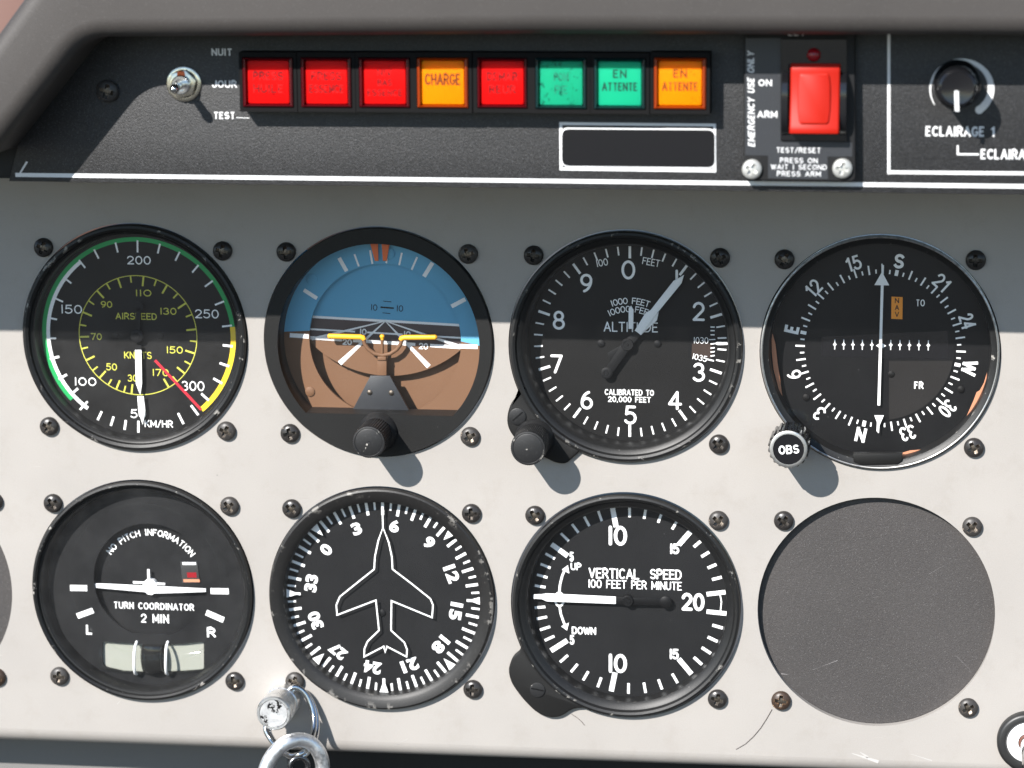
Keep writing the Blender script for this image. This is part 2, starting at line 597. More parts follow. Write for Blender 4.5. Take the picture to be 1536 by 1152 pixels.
def rounded(pts, r, seg=6):
    """round the corners of a closed polygon; r may be a list"""
    n = len(pts)
    out = []
    for i in range(n):
        rr = r[i] if isinstance(r, (list, tuple)) else r
        p, a, b = Vector(pts[i]), Vector(pts[i - 1]), Vector(pts[(i + 1) % n])
        if rr <= 0:
            out.append(tuple(p)); continue
        u, v = (a - p), (b - p)
        k = min(rr, u.length * 0.49, v.length * 0.49)
        s, e = p + u.normalized() * k, p + v.normalized() * k
        for j in range(seg + 1):
            t = j / seg
            q = s * (1 - t) ** 2 + p * 2 * t * (1 - t) + e * t * t
            out.append((q.x, q.y))
    return out


def rect(x0, z0, x1, z1):
    return [(x0, z0), (x1, z0), (x1, z1), (x0, z1)]


def fill_plate(mb, outer, holes, yf, yb, mi=0):
    """flat plate with holes, from a filled 2D curve"""
    cu = bpy.data.curves.new('tmp', 'CURVE')
    cu.dimensions = '2D'
    cu.fill_mode = 'BOTH'
    cu.extrude = abs(yb - yf) / 2
    for lp in [outer] + holes:
        s = cu.splines.new('POLY')
        s.points.add(len(lp) - 1)
        for q, p in zip(s.points, lp):
            q.co = (p[0], p[1], 0, 1)
        s.use_cyclic_u = True
    ob = bpy.data.objects.new('tmp', cu)
    COL.objects.link(ob)
    bpy.context.view_layer.update()
    me = bpy.data.meshes.new_from_object(ob.evaluated_get(bpy.context.evaluated_depsgraph_get()))
    ym = (yf + yb) / 2
    mb.add([(v.co.x, ym - v.co.z, v.co.y) for v in me.vertices], [tuple(p.vertices) for p in me.polygons], mi)
    bpy.data.objects.remove(ob)
    bpy.data.curves.remove(cu)
    bpy.data.meshes.remove(me)
    return mb


# ------------------------------------------------------------------ lettering
_tc = {}


def text_mesh(s, bold=0.0):
    k = (s, bold)
    if k in _tc:
        return _tc[k]
    cu = bpy.data.curves.new('tmp', 'FONT')
    cu.body = s
    cu.size = 1
    cu.offset = bold
    cu.resolution_u = 4
    ob = bpy.data.objects.new('tmp', cu)
    COL.objects.link(ob)
    bpy.context.view_layer.update()
    me = bpy.data.meshes.new_from_object(ob.evaluated_get(bpy.context.evaluated_depsgraph_get()))
    vs = [(v.co.x, v.co.y) for v in me.vertices]
    fs = [tuple(p.vertices) for p in me.polygons]
    bpy.data.objects.remove(ob)
    bpy.data.curves.remove(cu)
    bpy.data.meshes.remove(me)
    xs, ys = [p[0] for p in vs], [p[1] for p in vs]
    x0, x1, y0, y1 = min(xs), max(xs), min(ys), max(ys)
    vs = [(x - (x0 + x1) / 2, y - (y0 + y1) / 2) for x, y in vs]
    _tc[k] = (vs, fs, x1 - x0, y1 - y0)
    return _tc[k]


def label(mb, s, c, h, y, w=None, rot=0, bold=0.0, shear=0.0, mi=0, xs=None):
    """block lettering centred on c; h = height, w = width of the whole (mm); rot clockwise degrees"""
    vs, fs, tw, th = text_mesh(s, bold)
    ky = h / th
    kx = w / tw if w else ky * (xs or 1)
    a = radians(-rot)
    out = []
    for x, z in vs:
        x, z = x * kx, z * ky
        x += z * shear
        out.append((c[0] + x * cos(a) - z * sin(a), y, c[1] + x * sin(a) + z * cos(a)))
    mb.add(out, fs, mi)


def block(mb, s, c, h, y, w=None, rot=0, wt=0.19, shear=0.0, gap=None, mi=0):
    """sans serif lettering with square stroke ends; wt = stroke width / height"""
    t = wt * h
    engrave(mb, s, c, h, y, t, w, rot, gap if gap is not None else 0.30, mi, False, shear)


def el(cx, cy, rx, ry, a0=0, a1=360, n=None):
    n = n or max(6, int(abs(a1 - a0) / 15))
    return [(cx + rx * cos(radians(a0 + (a1 - a0) * i / n)), cy + ry * sin(radians(a0 + (a1 - a0) * i / n))) for i in range(n + 1)]


def ring_(cx, cy, rx, ry):
    return ('c', el(cx, cy, rx, ry, 0, 345, 23))


GL = {
    '0': (0.60, [ring_(.30, .5, .30, .5)]), '1': (0.10, [[(.05, 0), (.05, 1)]]),
    '2': (0.60, [el(.30, .71, .28, .29, 168, -38) + [(.02, 0), (.60, 0)]]),
    '3': (0.58, [el(.27, .75, .25, .25, 150, -80) , el(.27, .265, .30, .265, 80, -150)]),
    '4': (0.66, [[(.46, 0), (.46, 1), (0, .28), (.66, .28)]]),
    '5': (0.58, [[(.53, 1), (.10, 1), (.05, .56)] + el(.26, .32, .31, .32, 118, -148)]),
    '6': (0.60, [ring_(.30, .30, .29, .30), el(.56, .30, .55, .70, 178, 104, 8)]),
    '7': (0.58, [[(0, 1), (.57, 1), (.20, 0)]]),
    '8': (0.60, [ring_(.30, .755, .24, .245), ring_(.30, .265, .29, .265)]),
    '9': (0.60, [ring_(.30, .70, .29, .30), el(.04, .70, .55, .70, -2, -76, 8)]),
    'A': (0.66, [[(0, 0), (.33, 1), (.66, 0)], [(.12, .33), (.54, .33)]]),
    'B': (0.58, [[(0, 0), (0, 1), (.28, 1)] + el(.30, .76, .22, .24, 90, -90) + [(0, .52)], el(.30, .26, .27, .26, 90, -90) + [(0, 0)]]),
    'C': (0.60, [el(.32, .5, .32, .5, 48, 312)]),
    'D': (0.60, [('c', [(0, 0), (0, 1), (.22, 1)] + el(.24, .5, .36, .5, 84, -84) + [(.22, 0)])]),
    'E': (0.50, [[(.50, 1), (0, 1), (0, 0), (.50, 0)], [(0, .52), (.42, .52)]]),
    'F': (0.50, [[(.50, 1), (0, 1), (0, 0)], [(0, .52), (.42, .52)]]),
    'G': (0.62, [el(.32, .5, .32, .5, 48, 350) + [(.36, .44)]]),
    'H': (0.58, [[(0, 0), (0, 1)], [(.58, 0), (.58, 1)], [(0, .5), (.58, .5)]]),
    'I': (0.08, [[(.04, 0), (.04, 1)]]),
    'J': (0.46, [[(.46, 1), (.46, .26)] + el(.23, .26, .23, .26, 0, -180)]), 'l': (0.26, [[(.02, .78), (.24, .98), (.24, 0)]]),
    'K': (0.58, [[(0, 0), (0, 1)], [(.55, 1), (.02, .42)], [(.18, .58), (.58, 0)]]),
    'L': (0.48, [[(0, 1), (0, 0), (.48, 0)]]),
    'M': (0.70, [[(0, 0), (0, 1), (.35, .25), (.70, 1), (.70, 0)]]),
    'N': (0.60, [[(0, 0), (0, 1), (.60, 0), (.60, 1)]]),
    'O': (0.66, [ring_(.33, .5, .33, .5)]),
    'P': (0.54, [[(0, 0), (0, 1), (.28, 1)] + el(.28, .74, .26, .26, 90, -90) + [(0, .48)]]),
    'R': (0.58, [[(0, 0), (0, 1), (.28, 1)] + el(.28, .74, .26, .26, 90, -90) + [(0, .48)], [(.28, .48), (.58, 0)]]),
    'S': (0.56, [el(.28, .745, .26, .255, 35, 262, 14) + el(.28, .25, .28, .25, 82, -148, 14)]),
    'T': (0.58, [[(0, 1), (.58, 1)], [(.29, 1), (.29, 0)]]),
    'U': (0.58, [[(0, 1), (0, .30)] + el(.29, .29, .29, .29, 180, 360) + [(.58, 1)]]),
    'V': (0.62, [[(0, 1), (.31, 0), (.62, 1)]]),
    'W': (0.84, [[(0, 1), (.21, 0), (.42, .9), (.63, 0), (.84, 1)]]),
    'X': (0.58, [[(0, 0), (.58, 1)], [(0, 1), (.58, 0)]]),
    'Y': (0.58, [[(0, 1), (.29, .48), (.58, 1)], [(.29, .48), (.29, 0)]]),
    '/': (0.42, [[(0, -.05), (.42, 1.05)]]), ',': (0.10, [[(.06, .05), (.02, -.12)]]), '.': (0.06, [[(.03, 0), (.03, .04)]]),
    ' ': (0.35, [])}


def stroke_width(s, gap=0.24):
    return sum(GL[ch][0] for ch in s) + gap * (len(s) - 1)


def sharp_split(strokes):
    out = []
    for st in strokes:
        if isinstance(st, tuple) and st[0] == 'c':
            out.append(st)
            continue
        cur = [st[0]]
        for i in range(1, len(st)):
            cur.append(st[i])
            if i < len(st) - 1:
                ax, az = st[i][0] - st[i - 1][0], st[i][1] - st[i - 1][1]
                bx, bz = st[i + 1][0] - st[i][0], st[i + 1][1] - st[i][1]
                d = (ax * bx + az * bz) / ((hypot(ax, az) * hypot(bx, bz)) or 1)
                if d < -0.25:
                    out.append(cur)
                    cur = [st[i]]
        out.append(cur)
    return out


def engrave(mb, s, c, h, y, t, w=None, rot=0, gap=0.24, mi=0, caps=True, shear=0.0):
    """lettering of one stroke width t, as engraved on dials"""
    tw = stroke_width(s, gap)
    kx = ((w - t) / tw) if w else h
    a = radians(-rot)
    x0 = -tw / 2
    hh = h - t
    for ch in s:
        gw, strokes = GL[ch]
        for k, st in enumerate(sharp_split(strokes)):
            cl = isinstance(st, tuple) and st[0] == 'c'
            pts = st[1] if cl else st
            o = []
            for (u, v) in pts:
                X, Z = (x0 + u) * kx + (v - .5) * hh * shear, (v - 0.5) * (hh if caps or (v not in (0, 1)) else hh + t * .0)
                o.append((c[0] + X * cos(a) - Z * sin(a), c[1] + X * sin(a) + Z * cos(a)))
            if not caps and not cl:               # square ends reach the full height
                for q, q2 in ((0, 1), (-1, -2)):
                    dx, dz = o[q][0] - o[q2][0], o[q][1] - o[q2][1]
                    l = hypot(dx, dz) or 1
                    e = min(t / 2, t / 2 * abs(dz * cos(a) - dx * sin(a)) / l + 0.0)
                    o[q] = (o[q][0] + dx / l * e, o[q][1] + dz / l * e)
            mb.ribbon(o, t, y - 0.004 * k, cl, mi, caps)
        x0 += gw + gap


def arc_label(mb, s, c, R, a0, a1, h, y, kind='block', t=0.3, bold=0.0, gap=0.22, mi=0):
    def cw(ch):
        if ch == ' ':
            return 0.42
        if kind in ('stroke', 'flat'):
            return GL[ch][0]
        return text_mesh(ch, bold)[2] / text_mesh('H', bold)[3]
    ws = [cw(ch) for ch in s]
    tot = sum(ws) + gap * (len(s) - 1)
    x = 0
    for ch, w in zip(s, ws):
        if ch != ' ':
            a = a0 + (a1 - a0) * (x + w / 2) / tot
            p = polar(c, R, a)
            if kind in ('stroke', 'flat'):
                engrave(mb, ch, p, h, y, t, None, a, mi=mi, caps=kind == 'stroke')
            else:
                label(mb, ch, p, h, y, None, a, bold, mi=mi)
        x += w + gap


# ------------------------------------------------------------------ things and parts
def thing(name, label_, cat, loc, group=None):
    o = bpy.data.objects.new(name, None)
    o.empty_display_size = 0.01
    COL.objects.link(o)
    o.location = (loc[0] / 1000, loc[1] / 1000, loc[2] / 1000)
    o['label'] = label_
    o['category'] = cat
    if group:
        o['group'] = group
    return o


def tag(o, label_, cat, group=None):
    o['label'] = label_
    o['category'] = cat
    if group:
        o['group'] = group
    return o


def mb_at(x, y, z):
    m = MB()
    m.origin = Vector((x, y, z))
    return m


YS = -72.5                                              # front of the annunciator console
# ---- ground far below the cockpit
m = MB()
m.add([(-3e6, -3e6, -1100), (3e6, -3e6, -1100), (3e6, 3e6, -1100), (-3e6, 3e6, -1100)], [(0, 1, 2, 3)])
ground = m.build('ground', 'apron')
ground['kind'] = 'structure'

# ------------------------------------------------------------------ gauges: crops of the photograph and centres
gA = crop(20, 320, 1152 / 380)                          # airspeed
gH = crop(380, 320, 1042 / 380)                         # attitude
gL = crop(750, 330, 1042 / 380)                         # altimeter
gO = crop(1126, 330, 1045 / 390)                        # course deviation
gT = crop(0, 700, 1019 / 400)                           # turn coordinator
gD = crop(380, 720, 1216 / 380)                         # directional gyro
gV = crop(750, 730, 1216 / 380)                         # vertical speed
gB = crop(1126, 740, 1146 / 410)                        # blank
HOLES = {'airspeed': gA(552, 566), 'attitude': gH(514, 531), 'altimeter': gL(517, 522), 'course': gO(518, 534),
         'turn': gT(545, 474), 'gyro': gD(617, 569), 'vertical': gV(606, 571), 'blank': gB(524, 500), 'left_blank': at(-145, 882, 0)}
RH = 39.9

# ------------------------------------------------------------------ the grey instrument panel
panel = thing('instrument_panel', 'sunlit pale grey instrument panel carrying the round gauges', 'panel', (0, 0, 0))
bl, br = at(0, 1092, 0), at(1300, 1139, 0)
m = MB()
fill_plate(m, [(-235, bl[1] + (br[1] - bl[1]) / (br[0] - bl[0]) * (-235 - bl[0])), (235, bl[1] + (br[1] - bl[1]) / (br[0] - bl[0]) * (235 - bl[0])), (235, 118), (-235, 118)],
           [circle(c, RH) for c in HOLES.values()], 0, 2.6)
m.build('panel_sheet', 'grey_paint', panel, angle=30)
m = MB()                                                # lower edge rolled back
def zb(x):
    return bl[1] + (br[1] - bl[1]) / (br[0] - bl[0]) * (x - bl[0])
vs, fs = [], []
prof = [(5.5 * (1 - cos(t)), -5.5 * sin(t)) for t in [pi / 2 * i / 10 for i in range(11)]]
prof = [(5.5 - 5.5 * cos(t), -5.5 * sin(t)) for t in [pi / 2 * i / 10 for i in range(11)]] + [(23, -5.5)]
for x in (-235, 235):
    for (yy, dz) in prof:
        vs.append((x, yy, zb(x) + dz))
k = len(prof)
fs = [(i, i + 1, k + i + 1, k + i)[::-1] for i in range(k - 1)]
m.add(vs, fs)
m.build('rolled_edge', 'grey_paint', panel, angle=60)

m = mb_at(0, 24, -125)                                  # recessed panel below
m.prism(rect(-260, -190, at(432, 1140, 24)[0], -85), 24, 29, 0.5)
tag(m.build('lower_panel', 'grey_shaded'), 'shaded grey lower panel in the bottom left corner under the rolled edge', 'panel')

m = mb_at(60, 26, -130)
m.prism(rect(at(430, 1140, 26)[0], -190, 260, -85), 26, 30, 0.5)
tag(m.build('lower_panel', 'dark_body'), 'black recessed lower panel to the right of the aluminium shackle', 'panel')

# blanking plates seen through empty holes
m = mb_at(HOLES['blank'][0], 3, HOLES['blank'][1])
m.prism(circle(HOLES['blank'], 44, 96), 3.0, 4.5)
bp = m.build('blanking_plate', 'blank_grey')
tag(bp, 'plain dark grey blanking plate filling the empty hole at lower right', 'plate', 'blanking plates')
m = MB()
for a, b, w in (((128, 756), (158, 760), .4), ((258, 740), (300, 726), .10), ((365, 700), (300, 725), .22), ((745, 340), (850, 280), .07), ((860, 680), (925, 745), .08)):
    m = MB()
    m.quadz(gB(*a, 3), gB(*b, 3), w, 2.96, 0, w * .3)
    m.build('scratch_mark', 'scratch', bp)
m = mb_at(HOLES['left_blank'][0], 3, HOLES['left_blank'][1])
m.prism(circle(HOLES['left_blank'], 44, 96), 3.0, 4.5)
tag(m.build('blanking_plate', 'blank_grey'), 'plain dark grey blanking plate cut off by the left edge', 'plate', 'blanking plates')


# ------------------------------------------------------------------ screws
def screw_mesh(R, H, w=0.19, l=0.62, dep=0.5):
    m = MB()
    N = 46
    vs, rec = [], []
    for j in range(N + 1):
        for i in range(N + 1):
            u, v = -1 + 2 * i / N, -1 + 2 * j / N
            x, z = u * math.sqrt(1 - v * v / 2), v * math.sqrt(1 - u * u / 2)
            r = hypot(x, z)
            y = -H * (0.30 + 0.70 * math.sqrt(max(0, 1 - (0.99 * r) ** 1.8)))
            ax, az = abs(x), abs(z)
            inside = (ax < w and az < l) or (az < w and ax < l) or (ax + az < w * 2.1)
            if inside:
                e = max(ax, az)
                y += H * dep * min(1.0, 1.6 * (1 - e / l) + 0.25)
            rec.append(inside)
            vs.append((x * R, y, z * R))
    fs, mi = [], []
    for j in range(N):
        for i in range(N):
            f = (j * (N + 1) + i, j * (N + 1) + i + 1, (j + 1) * (N + 1) + i + 1, (j + 1) * (N + 1) + i)
            m.add([], [f], 1 if all(rec[q] for q in f) else 0)
    rim = [j for j in range(N + 1)] + [j * (N + 1) + N for j in range(1, N + 1)] + [N * (N + 1) + i for i in range(N - 1, -1, -1)] + [j * (N + 1) for j in range(N - 1, 0, -1)]
    b = len(vs)
    for q in rim:
        vs.append((vs[q][0], 0.6, vs[q][2]))
    for i in range(len(rim)):
        i2 = (i + 1) % len(rim)
        m.add([], [(rim[i2], rim[i], b + i, b + i2)], 0)
    m.v = vs
    return m


_s = screw_mesh(3.3, 2.3).build('panel_screw', ['screw_black', 'screw_worn'], angle=50)
M['screw_dull'] = worn_black('screw_dull', (0.034, 0.031, 0.029), 0.42, 500, 0.45, (0.28, 0.22, 0.17))
M['screw_dark'] = metal('screw_dark', (0.07, 0.062, 0.055), 0.5, 1800, 0.7)
_s3 = _s.data.copy(); _s3.materials[0] = M['screw_dull']
_s4 = _s.data.copy(); _s4.materials[1] = M['screw_dark']
_s2 = _s.data.copy(); _s2.materials[0] = M['screw_rust']
first = [True]


def put_screw(x, y, z, rot, label_, group='black screws of the grey panel', rust=False, sc=1.0):
    o = _s if first[0] else _s.copy()
    if not first[0]:
        COL.objects.link(o)
    first[0] = False
    if rust:
        o.data = _s2
    elif not label_.startswith('silver') and o is not _s:
        o.data = random.choice([_s.data, _s3, _s4, _s4])
    o.location = (x / 1000, y / 1000, z / 1000)
    o.rotation_euler = (radians(random.uniform(-3, 3)), radians(rot), radians(random.uniform(-3, 3)))
    o.scale = (sc, sc, sc)
    tag(o, label_, 'screw', group)
    return o


SC = [('upper left of the airspeed gauge', 64.2, 371.8), ('upper right of the airspeed gauge', 333, 377), ('lower left of the airspeed gauge', 72.8, 640.3), ('lower right of the airspeed gauge', 338.6, 647.2),
      ('upper left of the blue and brown attitude gauge', 428.5, 378.4), ('upper right of the blue and brown attitude gauge', 701.7, 381.6), ('lower left of the blue and brown attitude gauge', 434.3, 650.8), ('lower right of the blue and brown attitude gauge', 704.6, 655.5),
      ('upper left of the altimeter', 800, 383.6), ('upper right of the altimeter', 1079.7, 387.3), ('lower right of the altimeter', 1077.9, 667),
      ('upper left of the compass course gauge', 1176.4, 389.7), ('upper right of the compass course gauge', 1463.8, 390.8), ('lower right of the compass course gauge', 1460.8, 672.3),
      ('upper left of the turn coordinator', 78.5, 755.7), ('upper right of the turn coordinator', 343.5, 760), ('lower left of the turn coordinator', 88.3, 1015.2), ('lower right of the turn coordinator', 351.3, 1022.7),
      ('upper left of the aeroplane outline gyro', 436.9, 763.8), ('upper right of the aeroplane outline gyro', 706.6, 770.9), ('lower right of the aeroplane outline gyro', 708.8, 1035),
      ('upper left of the vertical speed gauge', 801.9, 773.8), ('upper right of the vertical speed gauge', 1077.2, 781.6), ('lower right of the vertical speed gauge', 1075.9, 1049.4),
      ('upper left of the blank grey disc', 1175.4, 781.9), ('upper right of the blank grey disc', 1458.4, 790.8), ('lower left of the blank grey disc', 1171.4, 1052), ('lower right of the blank grey disc', 1452.3, 1062.7)]
random.seed(4)
for where, px, py in SC:
    p = at(px, py, -1.3)
    put_screw(p[0], 0, p[1], random.uniform(0, 90), 'black cross-head screw at ' + where, rust=('lower left of the blank' in where))
p = at(441.6, 1023, -1.3)
put_screw(p[0], 0, p[1], 20, 'black cross-head screw half hidden behind the chrome lock barrel')
p = at(-10.5, 753, -1.3)
put_screw(p[0], 0, p[1], 50, 'black screw just showing at the left edge above the half blank disc')
p = at(-6, 1017, -1.3)
put_screw(p[0], 0, p[1], 10, 'rusty brown screw cut by the left edge under the half blank disc', rust=True)


# ------------------------------------------------------------------ gauge helpers
def bezel(root, c, prof, mat_='bezel', n=128):
    m = MB()
    m.lathe(c, prof, n)
    return m.build('bezel', mat_, root, angle=32)


def pane(root, c, r, y=-0.4, mat_='glass', sag=0):
    m = MB()
    if sag:                                             # domed cover glass
        m.lathe(c, [(r * k / 10, y + 1.4 - sag * (1 - (k / 10) ** 2)) for k in range(10, 0, -1)] + [(.02, y + 1.4 - sag)], 96)
    else:
        m.disc(c, r, y, 96)
    return m.build('glass', mat_, root)


def small_screws(root, pts, r, y, mat_='dial_grey', name='face_screw'):
    for p in pts:
        m = MB()
        m.lathe(p, [(r, y), (r, y - 0.35), (r * .8, y - 0.55), (0.01, y - 0.6)], 20)
        m.quadz((p[0] - r * .7, p[1] + .05), (p[0] + r * .7, p[1] - .05), r * .25, y - 0.63)
        m.build(name, mat_, root)


def ear_outline(pts, c, r):
    """lug outside the bezel: rounded outer points closed by an arc along the bezel"""
    a0, a1 = ang(c, pts[-1]), ang(c, pts[0])
    a0, a1 = a0 % 360, a1 % 360
    arc = [polar(c, r, a0 + (a1 - a0) * i / 14) for i in range(15)]
    n = len(pts)
    return rounded(pts + arc, [0] + [2.2] * (n - 2) + [0] + [0] * 15, 4)


def pt_line(a, b, t):
    return (a[0] + (b[0] - a[0]) * t, a[1] + (b[1] - a[1]) * t)


# ------------------------------------------------------------------ 1 airspeed
c0 = HOLES['airspeed']
root = thing('airspeed_gauge', 'airspeed gauge with white and yellow numbers, green arc and red line', 'gauge', (c0[0], 0, c0[1]))
bezel(root, c0, [(39.4, 4), (39.5, -1.2), (39.1, -2.0), (38.3, -2.2), (37.4, -1.7), (37.0, -0.6), (36.4, -0.3), (35.8, 0.4), (35.4, 6)])
yd = 5.0
c = gA(569, 556, yd)
kA = rad(gA, c, 569 + 400, 556, yd) / 400
m = MB(); m.disc(c, 37.5, yd, 96)
dial = m.build('dial_face', 'dial_black', root)
A = lambda u, v: ang(c, gA(u, v, yd))
m = MB()
ticks = [(565, 150), (662, 160), (747, 195), (828, 252), (889, 320), (938, 408), (972, 512), (975, 602), (960, 688), (930, 762), (872, 835), (825, 895), (762, 933), (569, 970), (509, 962), (450, 945), (393, 920), (278, 810), (225, 743), (188, 657), (173, 568), (177, 478), (206, 393), (246, 304), (313, 230), (378, 185), (470, 155)]
for t in ticks:
    a = A(*t)
    p = gA(*t, yd)
    r = hypot(p[0] - c[0], p[1] - c[1])
    l = 2.1 if t[1] in (150, 970, 933, 895) else 1.75
    m.quadz(polar(c, r - l, a), polar(c, r + l, a), .62 if t[1] < 600 else .8, yd - .10)
m.quadz(gA(303, 893, yd), gA(338, 855, yd), .75, yd - .12)
m.build('tick_mark', 'print_white', dial)
m = MB(); m.band(c, 32.9, 34.4, A(262, 850) - 360 if A(262, 850) > 0 else A(262, 850), A(1003, 516), yd - .05, 120)
m.build('green_arc', 'band_green', dial)
m = MB(); m.band(c, 32.7, 34.5, A(1003, 516), A(862, 900), yd - .06, 48)
m.build('yellow_arc', 'band_yellow', dial)
m = MB(); m.band(c, 31.6, 32.9, A(335, 893), A(300, 215), yd - .07, 64)
m.build('white_arc', 'print_white', dial)
m = MB()
m.quadz(gA(645, 668, yd), gA(855, 893, yd), .95, yd - .16)
m.build('red_line', 'band_red', dial)
m = MB()
ci = gA(566.5, 555, yd)
ri = 268.5 * kA
m.band(ci, ri - .14, ri + .14, 0, 360, yd - .05, 128)
inner = [(590, 312, 1), (535, 302, 0), (484, 320, 1), (434, 335, 0), (398, 370, 1), (357, 407, 0), (338, 458, 1), (318, 509, 0), (322, 561, 1), (326, 612, 0), (350, 659, 1), (372, 706, 0), (405, 734, 1), (440, 766, 0), (477, 778, 1), (507, 798, 0), (540, 797, 1), (645, 318, 0), (688, 346, 1), (737, 376, 0), (767, 420, 1), (799, 465, 0), (809, 529, 1), (817, 581, 0), (803, 630, 1), (790, 678, 0), (760, 712, 1), (730, 748, 0), (695, 770, 1)]
for u, v, big in inner:
    a = ang(ci, gA(u, v, yd))
    m.quadz(polar(ci, ri - (3.5 if big else 2.4), a), polar(ci, ri - .1, a), .62 if big else .5, yd - .10)
m.build('inner_scale', 'print_yellow', dial)
m = MB()
for s, u, v, h, w in (('200', 571, 213, 38, 108), ('250', 880, 457, 40, 108), ('300', 817, 785, 44, 104), ('100', 328, 765, 38, 100), ('150', 265, 436, 40, 96), ('50', 568, 911, 40, 70), ('KM/HR', 662, 957, 33, 130)):
    engrave(m, s, gA(u, v, yd), h * kA, yd - .12, .40 if s != 'KM/HR' else .36, w * kA)
m.build('numeral', 'print_white', dial)
m = MB()
for s, u, v, h, w in (('110', 592, 362, 30, 72), ('90', 424, 414, 30, 52), ('130', 705, 445, 31, 74), ('70', 378, 560, 30, 50), ('150', 734, 621, 32, 74), ('50', 447, 698, 32, 50), ('30', 543, 749, 32, 46), ('170', 670, 724, 32, 74), ('AIRSPEED', 559, 468, 30, 188), ('KNOTS', 567, 645, 32, 126)):
    engrave(m, s, gA(u, v, yd), h * kA, yd - .12, .33, w * kA)
m.build('inner_numeral', 'print_yellow', dial)
yp = yd - 2.0
m = MB()
m.prism([gA(u, v, yp) for u, v in ((553, 621), (582, 621), (585, 775), (577, 826), (557, 775))], yp, yp + .35, .08, 2, 0, True)
m.prism([gA(u, v, yp) for u, v in ((564, 832), (592, 832), (600, 898), (588, 962), (568, 898))], yp, yp + .35, .08, 2, 0, True)
ptr = m.build('pointer', 'print_white', root)
m = MB()
h = gA(562, 558, yp)
m.lathe(h, [(2.3, yp + .4), (2.3, yp - .3), (2.0, yp - .5), (1.0, yp - .5), (.95, yp - .7), (.01, yp - .7)], 28)
m.prism([gA(u, v, yp) for u, v in ((555, 600), (580, 600), (582, 622), (554, 622))], yp + .02, yp + .38)
m.prism([gA(u, v, yp) for u, v in ((557, 540), (575, 540), (577, 430), (556, 430))], yp + .1, yp + .5)
m.prism(circle(gA(568, 425, yp), 1.7, 24), yp + .1, yp + .5)
m.build('hub', 'dial_grey', ptr)
small_screws(root, [gA(466, 556, yd), gA(671, 556, yd)], 1.1, yd)
pane(root, c0, 36.2, -0.2, 'glass_hazy')

# ------------------------------------------------------------------ 2 attitude indicator
c0 = HOLES['attitude']
root = thing('attitude_indicator', 'artificial horizon gauge, blue sky over brown ground with orange wings', 'gauge', (c0[0], 0, c0[1]))
co = gH(514, 543, -1)
Ro = rad(gH, co, 514, 543 - 418, -1)
zch = gH(514, 826, -1)[1]
op = [p for p in circle(co, Ro, 160)]
half = math.sqrt(Ro * Ro - (co[1] - zch) ** 2)
a_s = atan2(zch - co[1], half)
a_e = pi - a_s
op = [(co[0] + Ro * cos(a_s + (a_e - a_s) * i / 120), co[1] + Ro * sin(a_s + (a_e - a_s) * i / 120)) for i in range(121)]
m = MB()
fill_plate(m, circle(c0, 38.9, 128), [op], -1.6, 9.2)
m.lathe(c0, [(39.4, 4), (39.5, -1.0), (39.25, -1.6), (38.9, -1.6)], 128)
m.build('bezel', 'bezel_flat', root, angle=32)
yr = 9.0                                                # fixed ring
cr = gH(541, 521, yr)
rr = rad(gH, cr, 541 + 313, 521, yr)
zl, zr2 = gH(155, 500, yr), gH(920, 548, yr)
tilt = atan2(zr2[1] - zl[1], zr2[0] - zl[0])
m = MB()
NS = 180
cen = gH(514, 543, yr)


def side(p, a, b):
    return (b[0] - a[0]) * (p[1] - a[1]) - (b[1] - a[1]) * (p[0] - a[0])


vs = []
for i in range(NS):
    a = 2 * pi * i / NS
    q = (cr[0] + rr * cos(a), cr[1] + rr * sin(a))
    w_ = (cen[0] + 37.6 * cos(a), cen[1] + 37.6 * sin(a))
    vs += [(q[0], yr, q[1]), (w_[0], yr, w_[1]), (q[0], yr + 1.2, q[1])]
for i in range(NS):
    j = (i + 1) % NS
    mid = (vs[3 * i + 1][0] + vs[3 * j + 1][0]) / 2, (vs[3 * i + 1][2] + vs[3 * j + 1][2]) / 2
    k = 0 if side(mid, zl, zr2) > 0 else 1
    m.add([], [(3 * i, 3 * i + 1, 3 * j + 1, 3 * j), (3 * i + 2, 3 * i, 3 * j, 3 * j + 2)], k)
m.v = vs
ring = m.build('bank_ring', ['sky_blue', 'earth_brown'], root, angle=30)
m = MB()
for a, b, w in (((353, 183), (384, 238), 1.35), ((416, 168), (434, 218), .65), ((480, 152), (490, 208), .65), ((611, 162), (600, 213), .65), ((674, 180), (651, 232), .65), ((737, 203), (702, 260), 1.4), ((872, 353), (815, 383), 1.4), ((208, 315), (262, 350), 1.35), ((555, 150), (547, 205), .6)):
    m.quadz(gH(*a, yr), gH(*b, yr), w, yr - .08)
m.quadz(gH(150, 501, yr), gH(228, 506, yr), 1.5, yr - .08)
m.quadz(gH(846, 546, yr), gH(922, 549, yr), 1.5, yr - .08)
m.build('bank_mark', 'print_white', ring)
small_screws(ring, [gH(242, 272, yr)], 2.0, yr, 'sky_blue', 'ring_screw')
small_screws(ring, [gH(233, 733, yr)], 1.7, yr, 'earth_brown', 'ring_screw')
small_screws(ring, [gH(560, 165, yr)], 1.9, yr, 'sky_blue', 'ring_screw')
m = MB()
for tri in (((479, 118), (512, 118), (514, 196), (500, 196)), ((527, 118), (561, 118), (548, 196), (533, 196))):
    m.prism([gH(u, v, 7.6) for u, v in tri], 7.6, 8.0, 0, 1, 0, True)
m.build('bank_pointer', 'orange_red', root)
yk = 12.0                                                # horizon card
ya = 15.2                                                # earth plate behind
m = MB()
m.disc(gH(541, 521, ya), 38, ya, 64)
m.build('earth_plate', 'earth_brown', root)
